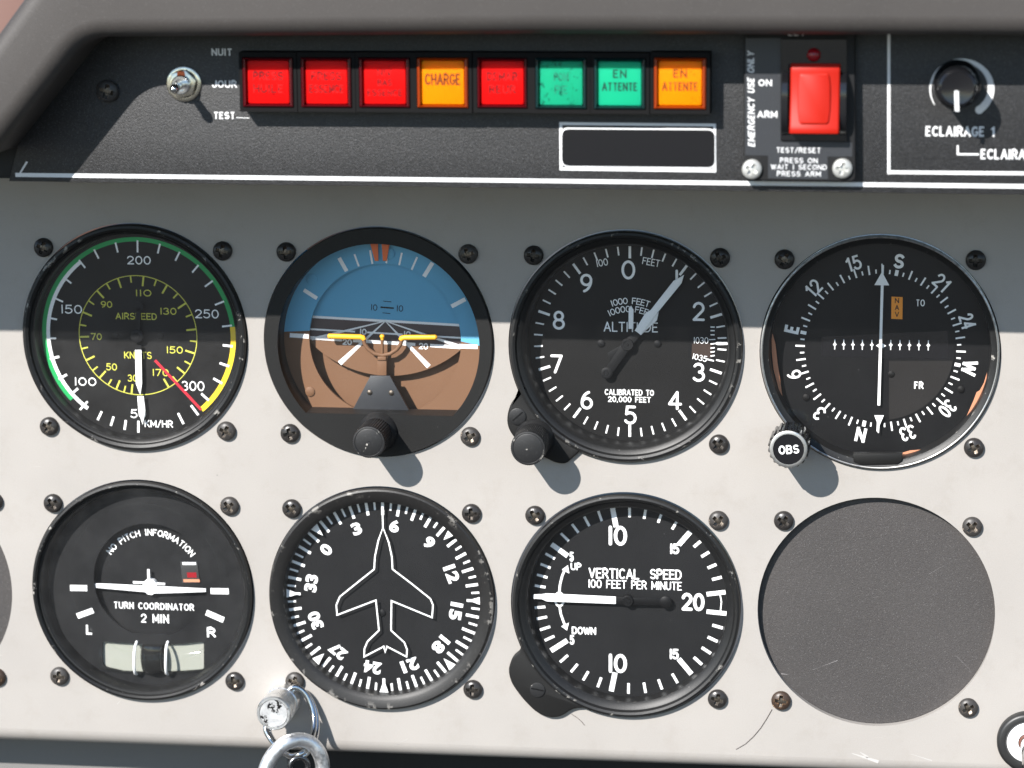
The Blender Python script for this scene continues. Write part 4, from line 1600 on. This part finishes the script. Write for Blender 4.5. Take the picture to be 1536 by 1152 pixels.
for s, u, v, h, w, t in (('10', 564, 235, 97, 108, 1.15), ('10', 564, 848, 95, 108, 1.15), ('20', 926, 553, 88, 126, 1.1), ('15', 838, 298, 52, 56, .75), ('15', 836, 803, 52, 56, .75), ('5', 344, 336, 48, 30, .68), ('5', 346, 735, 48, 32, .68)):
    engrave(m, s, gV(u, v, yd), h * kV, yd - .12, t, (w - t / kV) * kV, gap=.26)
m.build('numeral', 'print_white', dial)
m = MB()
engrave(m, 'UP', gV(365, 383, yd), 36 * kV, yd - .12, .48, 52 * kV)
engrave(m, 'DOWN', gV(403, 691, yd), 38 * kV, yd - .12, .50, 118 * kV)
engrave(m, 'VERTICAL', gV(547, 417, yd), 52 * kV, yd - .12, .54, 244 * kV)
engrave(m, 'SPEED', gV(796, 421, yd), 50 * kV, yd - .12, .54, 152 * kV)
engrave(m, '100 FEET PER MINUTE', gV(648, 471, yd), 42 * kV, yd - .12, .40, 450 * kV)
m.build('lettering', 'print_white', dial)
m = MB()
m.ribbon([gV(u, v, yd) for u, v in ((285, 505), (288, 470), (298, 430), (308, 405))], .8, yd - .1)
m.poly([gV(u, v, yd) for u, v in ((326, 376), (333, 416), (297, 398))], yd - .14)
m.ribbon([gV(u, v, yd) for u, v in ((286, 575), (292, 610), (302, 640), (310, 660))], .8, yd - .1)
m.poly([gV(u, v, yd) for u, v in ((322, 690), (331, 652), (294, 670))], yd - .14)
ce = gV(285, 540, yd)
m.ribbon([(ce[0] + 21 * kV * cos(a), ce[1] + 33 * kV * sin(a)) for a in [2 * pi * i / 28 for i in range(28)]], .75, yd - .16, True)
m.build('direction_arrow', 'print_white', dial)
yp = yd - 2.2
P = lambda u, v: gV(u, v, yp)
m = MB()
m.prism([P(u, v) for u, v in ((160, 518), (200, 517), (225, 513), (556, 529), (556, 563), (225, 551), (200, 540), (160, 538))], yp, yp + .35, .08, 2, 0, True)
ptr = m.build('pointer', 'print_white', root)
m = MB()
m.prism([P(u, v) for u, v in ((556, 529), (610, 532), (800, 538), (800, 570), (610, 568), (556, 563))], yp + .03, yp + .33, .06, 2, 0, True)
m.lathe(P(614, 548), [(1.95, yp + 1), (1.95, yp - .4), (1.7, yp - .6), (.9, yp - .6), (.8, yp - .8), (.02, yp - .8)], 28)
m.lathe(P(795, 555), [(2.1, yp + .4), (2.1, yp - .1), (1.9, yp - .25), (.02, yp - .25)], 28)
m.build('pointer_hub', 'dial_dark', ptr)
pane(root, c0, 35.0, -.1)

# ------------------------------------------------------------------ annunciator console
con = thing('annunciator_console', 'black speckled warning light strip under the glareshield', 'panel', (0, YS, 85))
S_ = lambda px, py, y=YS: at(px, py, y)
m = MB()
fp = [S_(13, 272), S_(1750, 295), S_(1750, 5), S_(90, 5), S_(34, 190)]
m.prism(fp, YS, YS + 2.5, .35, 2)
m.build('faceplate', 'black_plate', con)
m = MB()
b0 = S_(-260, 268, YS)
m.prism([(b0[0], b0[1] + .6), (S_(1750, 295)[0], S_(1750, 294)[1] + .2), (S_(1750, 5)[0], 133), (-118, 133), (S_(62, 150)[0], S_(62, 150)[1]), (b0[0], S_(0, 238)[1])], YS + 2.0, -0.5, .4, 2)
m.build('console_body', 'dark_body', con)
m = MB()
yl = YS - .08
m.quadz(S_(23, 262.3, yl), S_(1750, 282, yl), 1.30, yl)
m.poly([S_(u, v, yl) for u, v in ((28, 261), (32, 259), (42, 243), (39, 242))], yl - .01)
m.build('border_line', 'strip_white', con)
m = MB()
s1 = crop(0, 0, 3.84)
kS = rad(lambda u, v, y: at(u, v, y), S_(500, 130), 900, 130, YS) / 400     # mm per photo pixel on the strip
for s, u, v, h, w in (('NUIT', 1278, 300, 41, 122), ('JOUR', 1293, 484, 42, 146), ('TEST', 1292, 665, 42, 128)):
    block(m, s, s1(u, v, yl), h / 3.84 * kS, yl, w / 3.84 * kS, 0, .19)
m.quadz(s1(1360, 677, yl), s1(1436, 680, yl), .2, yl)
s4 = crop(1080, 30, 1536 / 456)
vs, fs = [], []
ck4 = (1222, 348)
NA = 60
for i in range(NA + 1):                                 # white crescent that widens clockwise
    a = radians(212 - (212 + 52) * i / NA)
    w = 4 + 36 * (i / NA) ** 1.0
    ro, ri_ = 164, 164 - w
    for r in (ri_, ro):
        p = s4(ck4[0] + r * cos(a), ck4[1] - r * .93 * sin(a), yl)
        vs.append((p[0], yl, p[1]))
fs = [(2 * i, 2 * i + 2, 2 * i + 3, 2 * i + 1)[::-1] for i in range(NA)]
m.add(vs, fs)
m.disc(s4(ck4[0] + 144 * cos(radians(-52)), ck4[1] + 144 * .93 * sin(radians(52)), yl), 20 / 3.368 * kS, yl - .01, 20)
block(m, 'ECLAIRAGE l', s4(1213, 563, yl), 50 / 3.368 * kS, yl, 334 / 3.368 * kS, 0, .17)
m.ribbon([s4(u, v, yl) for u, v in ((1201, 633), (1201, 678), (1308, 679))], 2.6 * kS, yl, False, 0, False)
block(m, 'ECLAIRAGE 2', s4(1325 + 172, 679, yl), 50 / 3.368 * kS, yl, 344 / 3.368 * kS, 0, .17)
m.quadz(s4(853, 0, yl), s4(853, 779, yl), 14 / 3.368 * kS, yl)
m.quadz(s4(861, 769, yl), s4(2000, 779, yl), 17 / 3.368 * kS, yl - .01)
m.build('lettering', 'strip_white', con)

# blank white bordered placard
s3 = crop(700, 50, 3.84)
pc = s3(985, 655, YS)
pl = thing('placard', 'empty black placard with a rounded window and white border under the warning lights', 'placard', (pc[0], YS, pc[1]))
m = MB()
m.prism([s3(u, v, YS) for u, v in ((534, 511), (1436, 520), (1438, 801), (536, 789))], YS - .25, YS + .1, .05, 1)
m.build('border', 'strip_white', pl)
m = MB()
m.prism([s3(u, v, YS) for u, v in ((552, 528), (1420, 536), (1420, 780), (552, 770))], YS - .32, YS)
m.build('backing', 'dark_body', pl)
m = MB()
m.prism(rounded([s3(u, v, YS) for u, v in ((545, 540), (1434, 548), (1434, 778), (545, 768))], 2.4, 5), YS - .40, YS)
m.build('inner_border', 'strip_white', pl)
m = MB()
m.prism(rounded([s3(u, v, YS) for u, v in ((550, 551), (1429, 557), (1429, 771), (550, 762))], 2.2, 5), YS - .48, YS)
m.build('window', 'blank_window' if 'blank_window' in M else 'gloss_black', pl)

# warning lamps
LAMPS = [(363, 441, 86, 161, 'red', ['PRESS', 'HUILE']), (450.7, 528, 86.3, 161.3, 'red', ['PRESS', 'ESSENCE']), (538, 615.5, 86.5, 161.5, 'red', ['NIV', 'BAS', 'ESSENCE']),
         (625, 703, 86.5, 162, 'amber', ['CHARGE']), (715.6, 791, 87, 162, 'red', ['DEMAR', 'REUR']), (803, 880, 87.5, 163, 'grimy', ['POM', 'PE']),
         (891, 968, 88, 163.5, 'green', ['EN', 'ATTENTE']), (981, 1059, 87, 163.5, 'amber', ['EN', 'ATTENTE'])]
LL = ['red warning lamp reading HUILE, first beside the toggle switch', 'second red warning lamp from the toggle switch, its two-line legend worn', 'red warning lamp with worn three-line legend just left of the amber CHARGE lamp',
      'amber warning lamp reading CHARGE', 'red warning lamp between the amber CHARGE lamp and the grimy green lamp', 'grimy green lamp with blotchy worn face', 'clean green lamp reading EN ATTENTE', 'amber lamp reading EN ATTENTE at the right end of the row']
yh = YS - 7.0
for (x0, x1, y0, y1, colr, words), lb_ in zip(LAMPS, LL):
    xm, ym = (x0 + x1) / 2, (y0 + y1) / 2
    cc = at(xm, ym, yh)
    k = kS * 0.9925
    t = thing('warning_lamp', lb_, 'indicator lamp', (cc[0], YS, cc[1]), 'row of warning lamps')
    W, H = (x1 - x0) * k / 2, (y1 - y0) * k / 2
    P_ = 88.2 * k / 2
    ho = rect(cc[0] - P_ + .06, cc[1] - H - 1.35, cc[0] + P_ - .06, cc[1] + H + 1.5)
    ho_in = rect(cc[0] - W, cc[1] - H, cc[0] + W, cc[1] + H)
    m = MB()
    fill_plate(m, ho, [ho_in], yh, YS + .5)
    m.build('housing', 'housing_black', t, angle=30)
    key = {'grimy': 'green'}.get(colr, colr)
    w2, h2 = 63 * k / 2, 64 * k / 2
    m = MB()
    loops = [(W - .12, H - .12, yh + 1.2, 0), (W - .25, H - .25, yh - .5, 0), (W - .7, H - .7, yh - .85, 0), (w2 + .55, h2 + .55, yh - .8, 0), (w2 + .05, h2 + .05, yh + 1.0, 0)]
    vs = []
    for (a, b, y, _) in loops:
        vs += [(cc[0] - a, y, cc[1] - b), (cc[0] + a, y, cc[1] - b), (cc[0] + a, y, cc[1] + b), (cc[0] - a, y, cc[1] + b)]
    fs = []
    for j in range(len(loops) - 1):
        for i in range(4):
            fs.append((j * 4 + i, j * 4 + (i + 1) % 4, j * 4 + 4 + (i + 1) % 4, j * 4 + 4 + i))
    m.add(vs, fs)
    ln = m.build('lens', key + '_rim', t, angle=20)
    m = MB()
    yf_ = yh + .35
    m.prism(rounded(rect(cc[0] - w2, cc[1] - h2, cc[0] + w2, cc[1] + h2), .5, 2), yf_, yf_ + 1.5, .15, 2)
    face = m.build('lens_face', {'red': 'red_face', 'amber': 'amber_face', 'green': 'green_face', 'grimy': 'green_grimy'}[colr], t, angle=25)
    m = MB()
    n = len(words)
    for i, wd in enumerate(words):
        hgt = {1: 17, 2: 12.5, 3: 10}[n] * k
        z = cc[1] + ((n - 1) / 2 - i) * {1: 0, 2: 19, 3: 15}[n] * k + (5 * k if colr in ('amber', 'green') else 0)
        wid = min(55, {3: 22, 2: 20, 5: 46, 6: 54, 7: 53}.get(len(wd), 40)) * k
        block(m, wd, (cc[0], z), hgt, yf_ - .03, wid, 0, .16)
    worn = {'red': 'print_darkred', 'amber': 'print_brown', 'green': 'print_darkgreen', 'grimy': 'print_rubbed'}[colr]
    m.build('legend', worn, face)

# toggle switch
p0 = s1(1060, 482, YS)
tg = thing('toggle_switch', 'small chrome toggle switch between the black screw and the JOUR lettering', 'switch', (p0[0], YS, p0[1]))
m = MB()
m.lathe(p0, [(5.6, YS), (5.6, YS - .5), (5.3, YS - .7), (4.4, YS - .7)], 40)
m.build('washer', 'nickel', tg)
m = MB()
hx = [(p0[0] + 4.7 * cos(radians(15 + 60 * i)), p0[1] + 4.7 * sin(radians(15 + 60 * i))) for i in range(6)]
m.prism(hx, YS - 2.6, YS - .6, .4, 2)
m.build('nut', 'nickel', tg)
m = MB()
m.lathe(p0, [(3.0, YS - 2.5), (3.0, YS - 4.4), (2.7, YS - 4.7), (1.9, YS - 4.7), (1.7, YS - 3.2), (.02, YS - 3.2)], 32)
m.build('bushing', 'chrome', tg)
m = MB()
tip = s1(1003, 512, YS - 13.5)
m.tube([(p0[0], YS - 3, p0[1]), (p0[0] + (tip[0] - p0[0]) * .75, YS - 10.5, p0[1] + (tip[1] - p0[1]) * .75)], 1.2, 16, rs=[1.05, 1.3])
m.ellipsoid((tip[0], YS - 12.6, tip[1]), 1.5, 2.4, 1.5)
m.build('lever', 'chrome', tg)
m = MB()
q = s1(1050, 425, YS - .75)
m.prism(rounded([(q[0] - 1.3, q[1] - .9), (q[0] + 1.5, q[1] - .7), (q[0] + 1.2, q[1] + 1.0), (q[0] - 1.2, q[1] + .9)], .5, 3), YS - 2.7, YS - .7, .2, 2)
m.build('paint_dab', 'orange_red', tg)

# strip screw
p = at(160.5, 137, YS - 1.2)
put_screw(p[0], YS, p[1], 15, 'black screw in the shaded corner of the warning light strip', 'strip screws', sc=1.08)

# emergency rocker unit
pc = s4(400, 450, YS)
eu = thing('emergency_switch', 'black emergency beacon switch plate with a red rocker', 'switch', (pc[0], YS, pc[1]))
ye = YS - 4.5
E = lambda u, v, y=None: s4(u, v, ye if y is None else y)
m = MB()
m.prism(rounded([E(u, v) for u, v in ((122, 20), (682, 20), (686, 800), (670, 818), (130, 812), (118, 800))], [.3, .3, 1.2, .5, .5, 1.2], 3), ye, YS + .2, .5, 3)
m.build('switch_plate', 'dark_body', eu)
m = MB()
lab = [(128, 92), (306, 92), (306, 612), (668, 620), (668, 690), (543, 690), (546, 804), (243, 800), (243, 685), (128, 683)]
m.poly([E(u, v, ye - .1) for u, v in lab], ye - .06)
lbp = m.build('printed_label', 'label_blue', eu)
m = MB()
for s, u, v, h, w, b in (('ON', 228, 317, 32, 66, .01), ('ARM', 239, 477, 33, 98, .01), ('TEST/RESET', 397, 658, 26, 218, -.002), ('PRESS ON', 398, 710, 25, 184, -.002), ('WAIT 1 SECOND', 398, 743, 25, 274, -.002), ('PRESS ARM', 398, 777, 25, 214, -.002), ('ELT', 388, 66, 26, 84, 0)):
    block(m, s, E(u, v, ye - .1), h / 3.368 * kS, ye - .12, w / 3.368 * kS, 0, .20 if h > 30 else .145)
block(m, 'EMERGENCY USE ONLY', E(157, 398, ye - .1), 34 / 3.368 * kS, ye - .12, 466 / 3.368 * kS, -91, .18, .2)
m.build('lettering', 'strip_white', lbp)
m = MB()                                                # switch well and cheeks
wo = [E(u, v) for u, v in ((308, 98), (640, 98), (640, 612), (308, 606))]
wi = [E(u, v) for u, v in ((346, 222), (610, 222), (610, 576), (346, 576))]
fill_plate(m, wo, [wi], ye - .9, ye + .3)
m.build('switch_frame', 'gloss_black', eu, angle=30)
for u0, u1 in ((314, 345), (609, 640)):
    m = MB()
    pa, pb = E((u0 + u1) / 2, 262), E((u0 + u1) / 2, 580)
    xs_ = [E(u0, 400)[0], E(u1, 400)[0]]
    vs, fs = [], []
    n = 14
    for i in range(n + 1):
        t = i / n
        z = pa[1] + (pb[1] - pa[1]) * t
        y = ye - .9 - 3.6 * (max(0, 1 - (2 * t - 1) ** 4))
        vs += [(xs_[0], y, z), (xs_[1], y, z), (xs_[0], ye, z), (xs_[1], ye, z)]
    for i in range(n):
        a, b = 4 * i, 4 * i + 4
        fs += [(a, b, b + 1, a + 1), (a + 2, b + 2, b, a), (a + 1, b + 1, b + 3, a + 3)]
    m.add(vs, fs)
    m.build('cheek', 'gloss_black', eu, angle=35)
m = MB()
x0, x1 = E(352, 400, ye - 6)[0], E(604, 400, ye - 6)[0]
zt, zb_ = E(400, 226, ye - 6)[1], E(400, 572, ye - 6)[1]
n = 24
vs, fs = [], []
for i in range(n + 1):
    t = i / n
    z = zt + (zb_ - zt) * t
    y = ye - 3.2 - 4.0 * t + 1.2 * sin(pi * t)
    if t < .06:
        y += (0.06 - t) / .06 * .7
    if t > .94:
        y += (t - .94) / .06 * .7
    e = .6
    vs += [(x0, ye + .5, z), (x0, y + e, z), (x0 + e * .3, y + e * .3, z), (x0 + e, y, z), (x1 - e, y, z), (x1 - e * .3, y + e * .3, z), (x1, y + e, z), (x1, ye + .5, z)]
for i in range(n):
    for j in range(7):
        a, b = 8 * i + j, 8 * i + 8 + j
        fs.append((a, b, b + 1, a + 1))
fs.append(tuple(range(8))); fs.append(tuple(8 * n + j for j in range(8))[::-1])
m.add(vs, fs)
rk = m.build('rocker', 'rocker_red', eu, angle=50)
m = MB()
pad = rounded([E(u, v, ye - 6.5) for u, v in ((398, 272), (549, 272), (557, 330), (557, 450), (548, 526), (398, 526), (389, 450), (389, 330))], 1.0, 4)
pad = pad[::-1] if sum(p[0] * q[1] - q[0] * p[1] for p, q in zip(pad, pad[1:] + pad[:1])) < 0 else pad


def ry(z):
    t = (z - zt) / (zb_ - zt)
    return ye - 3.2 - 4.0 * t + 1.2 * sin(pi * t)


lo = [(p[0], ry(p[1]) + .4, p[1]) for p in pad]
ins = inset(pad, .12)
ins2 = inset(pad, .4)
hi = [(p[0], ry(p[1]) - .5, p[1]) for p in ins]
hi2 = [(p[0], ry(p[1]) - .7, p[1]) for p in ins2]
n = len(pad)
m.add(lo + hi + hi2, [(i, (i + 1) % n, n + (i + 1) % n, n + i) for i in range(n)] + [(n + i, n + (i + 1) % n, 2 * n + (i + 1) % n, 2 * n + i) for i in range(n)] + [tuple(2 * n + i for i in range(n))])
m.build('thumb_pad', 'rocker_red', rk, angle=40)
m = MB()
m.lathe(E(475, 174), [(2.1, ye - .8), (2.1, ye - 1.5), (1.7, ye - 2.2), (.9, ye - 2.7), (.02, ye - 2.8)], 24)
m.build('indicator_led', 'led_red', eu, angle=60)
_sv = _s.data.copy()
_sv.materials[0] = M['silver']; _sv.materials[1] = M['silver']
for (u, v, lb_) in ((160, 757, 'silver cross-head screw left of the WAIT 1 SECOND lettering'), (618, 753, 'silver cross-head screw right of the WAIT 1 SECOND lettering')):
    m = MB()
    p = E(u, v, ye - 2)
    o = put_screw(p[0], ye, p[1], 30 if u < 300 else 12, lb_, 'silver screws of the red rocker plate', sc=.92)
    o.data = _sv
    m = MB()

# rotary knob
ykn = YS - 15.0
ck = s4(1200, 345, ykn)
kn = thing('dimmer_knob', 'small glossy black rotary knob inside the white crescent above ECLAIRAGE', 'knob', (ck[0], YS, ck[1]))
RK = 95 / 3.368 * kS * .97
m = MB()
m.lathe(ck, [(RK * 1.28, YS), (RK * 1.28, YS - 1.2), (RK * 1.2, YS - 2.2), (RK * 1.08, YS - 3), (RK * 1.03, ykn + 1.2), (RK * .98, ykn + .5), (RK * .85, ykn), (RK * .75, ykn + .15), (.02, ykn + .25)], 72, 0, lambda a, j: 1 - .02 * (cos(a * 18) > 0) if j in (3, 4) else 1)
m.build('knob_body', 'gloss_black', kn, angle=30)
m = MB()
m.prism([s4(u, v, ykn) for u, v in ((1184, 358), (1205, 358), (1208, 462), (1187, 460))], ykn - .06, ykn + .4)
m.build('pointer_line', 'strip_white', kn)

# ------------------------------------------------------------------ glareshield
YL = YS - 25.8
G_ = lambda px, py: at(px, py, YL + 6)
gs_out = [G_(-620, 228), G_(-4, 230), G_(134, 55), G_(800, 50), G_(1800, 53), G_(1800, -230), G_(204, -230), G_(-22, 82), G_(-620, 110)]
m = mb_at(0, YL + 20, 150)
m.prism(rounded(gs_out, [0, 0, 7, 0, 0, 0, 0, 0, 0], 8), YL, YS + 1.5, 6.0, 8, 0, True)
tag(m.build('glareshield', 'shield', angle=60), 'thick matte grey glareshield lip framing the top and left of the panel', 'glareshield')

# ------------------------------------------------------------------ cowling far behind, out of focus
m = mb_at(-620, 1500, 0)
m.ellipsoid((-620, 1500, 0), 380, 480, 330, 48, 28)
tag(m.build('engine_cowling', 'cowl_pink', angle=60), 'blurred salmon pink surface beyond the upper left corner of the glareshield', 'cowling')

# ------------------------------------------------------------------ lock barrel, rings, plunger, hair
s5 = crop(340, 980, 1536 / 260)
yb1 = -17.5
cb1 = s5(415, 535, yb1)
kk = thing('lock_barrel', 'chrome key barrel with worn engraved face under the aeroplane outline gyro', 'lock', (cb1[0], 0, cb1[1]))
m = MB()
rb = rad(s5, cb1, 415 + 153, 535, yb1)
kn_f = lambda a, j: 1 - (.02 * (1 if cos(a * 70) > 0 else 0) if j in (5, 6) else 0)
m.lathe(cb1, [(rb * .98, .3), (rb * .98, -6), (rb * .93, -6.3), (rb * .93, -8.6), (rb * .97, -9), (rb * 1.0, -9.3), (rb * 1.0, -13.0), (rb * .97, -13.3), (rb * 1.0, -13.8), (rb * 1.0, yb1 + .6), (rb * .94, yb1), (rb * .83, yb1), (rb * .81, yb1 + .5)], 280, 0, kn_f)
m.build('barrel', 'satin_chrome', kk, angle=30)
m = MB()
m.lathe(cb1, [(rb * .81, yb1 + .5), (rb * .79, yb1 + .1), (.02, yb1 + .1)], 48)
m.build('barrel_face', 'worn_face', kk, angle=30)
# split ring threaded through the barrel, seen at a slant
R5 = lambda u, v, y: (s5(u, v, y)[0], y, s5(u, v, y)[1])
ctl = [(590, 300, -4.5), (675, 335, -4), (740, 440, -4.2), (772, 560, -5.5), (768, 700, -9), (725, 815, -14), (655, 890, -19), (560, 905, -18), (460, 840, -16), (390, 760, -13), (347, 670, -11.5), (372, 575, -9.5), (430, 470, -7), (510, 375, -5.5)]


def smooth_loop(pts, n=8):
    P = [Vector(p) for p in pts]
    out = []
    N = len(P)
    for i in range(N):
        a, b, c_, d = P[i - 1], P[i], P[(i + 1) % N], P[(i + 2) % N]
        for j in range(n):
            t = j / n
            out.append(tuple(0.5 * ((2 * b) + (-a + c_) * t + (2 * a - 5 * b + 4 * c_ - d) * t * t + (-a + 3 * b - 3 * c_ + d) * t ** 3)))
    return out


lp = smooth_loop([R5(*p) for p in ctl])
m = mb_at(*lp[0])
m.tube(lp, 1.0, 14, closed=True)
lp2 = smooth_loop([R5(u + 26, v + 18, y + 1.0) for u, v, y in ctl])
m.tube(lp2, .95, 14, closed=True)
tag(m.build('split_ring', 'chrome', angle=60), 'thin polished split ring hanging from the chrome key barrel', 'ring')
pth = [(318, 1330, -27), (322, 1180, -26), (345, 1030, -25), (392, 925, -24), (465, 838, -23), (555, 783, -21), (650, 766, -18), (738, 792, -16), (806, 858, -15), (845, 955, -14), (850, 1080, -14), (850, 1330, -14)]
P3 = [Vector(R5(*p)) for p in pth]
sp = []
for i in range(len(P3) - 1):
    a, b, c_, d = P3[max(0, i - 1)], P3[i], P3[i + 1], P3[min(len(P3) - 1, i + 2)]
    for j in range(6):
        t = j / 6
        sp.append(tuple(0.5 * ((2 * b) + (-a + c_) * t + (2 * a - 5 * b + 4 * c_ - d) * t * t + (-a + 3 * b - 3 * c_ + d) * t ** 3)))
m = mb_at(*sp[0])
m.tube(sp, 2.55, 24)
tag(m.build('shackle', 'aluminium', angle=60), 'thick dull aluminium shackle hooked on the split ring at the bottom edge', 'shackle')
cs = s5(640, 1000, -19)
m = mb_at(cs[0], -19, cs[1])
ring_pts = [(cs[0] + 2.9 * cos(a), -19 + 1.2 * cos(a), cs[1] + 3.2 * sin(a)) for a in [2 * pi * i / 36 for i in range(36)]]
m.tube(ring_pts, .9, 14, closed=True)
tag(m.build('chain_link', 'steel_dark', angle=60), 'small dark steel link inside the aluminium shackle', 'link')

# plunger control at lower right corner
s8 = crop(1440, 1020, 838 / 96)
cpl = s8(890, 825, -3)
pk = thing('plunger_control', 'black ringed plunger control with white centre at the lower right corner', 'control', (cpl[0], 0, cpl[1]))
rp = rad(s8, cpl, 890 - 408, 825, -3)
m = MB()
m.lathe(cpl, [(rp, .2), (rp, -2.2), (rp * .96, -3.2), (rp * .88, -3.6), (rp * .72, -3.4), (rp * .67, -2.6)], 72)
m.build('outer_ring', 'rubber', pk, angle=50)
m = MB()
m.lathe(cpl, [(rp * .68, -2.6), (rp * .64, -3.0), (rp * .32, -3.0), (rp * .30, -2.0)], 64)
m.build('white_washer', 'white_plastic', pk, angle=40)
m = MB()
m.lathe(cpl, [(rp * .30, -2.0), (rp * .29, -2.6), (rp * .2, -2.6)], 48)
m.build('bush', 'bush_brown', pk, angle=40)
m = MB()
m.lathe(cpl, [(rp * .24, -2), (rp * .24, -26), (rp * .2, -27), (.02, -27)], 40)
m.build('shaft', 'chrome', pk, angle=40)

# a hair lying on the panel
hp = [(at(px, py, -.15)[0], -.15, at(px, py, -.15)[1]) for px, py in ((1158, 1064), (1150, 1078), (1141, 1092), (1130, 1105), (1118, 1116), (1104, 1124))]
m = mb_at(*hp[0])
m.tube(hp, .11, 6)
tag(m.build('hair', 'hair', angle=60), 'thin dark hair lying on the grey panel below the vertical speed gauge', 'hair')

for a, b, w in (((1278, 1130), (1318, 1143), 1.2), ((1290, 1128), (1302, 1136), .8), ((1366, 1131), (1398, 1141), .35), ((590, 1120), (612, 1108), .12), ((182, 1050), (176, 1056), .3)):
    m = MB()
    m.quadz(at(*a, -.05), at(*b, -.05), w * .2, -.05, 0, w)
    m.build('scuff_mark', 'scuff', panel)
hp = [(at(px, py, -.15)[0], -.15, at(px, py, -.15)[1]) for px, py in ((857, 1071), (865, 1076), (872, 1082), (877, 1088))]
m = mb_at(*hp[0])
m.tube(hp, .09, 6)
tag(m.build('hair', 'hair', angle=60), 'short fine hair on the panel just under the lug of the vertical speed gauge', 'hair')
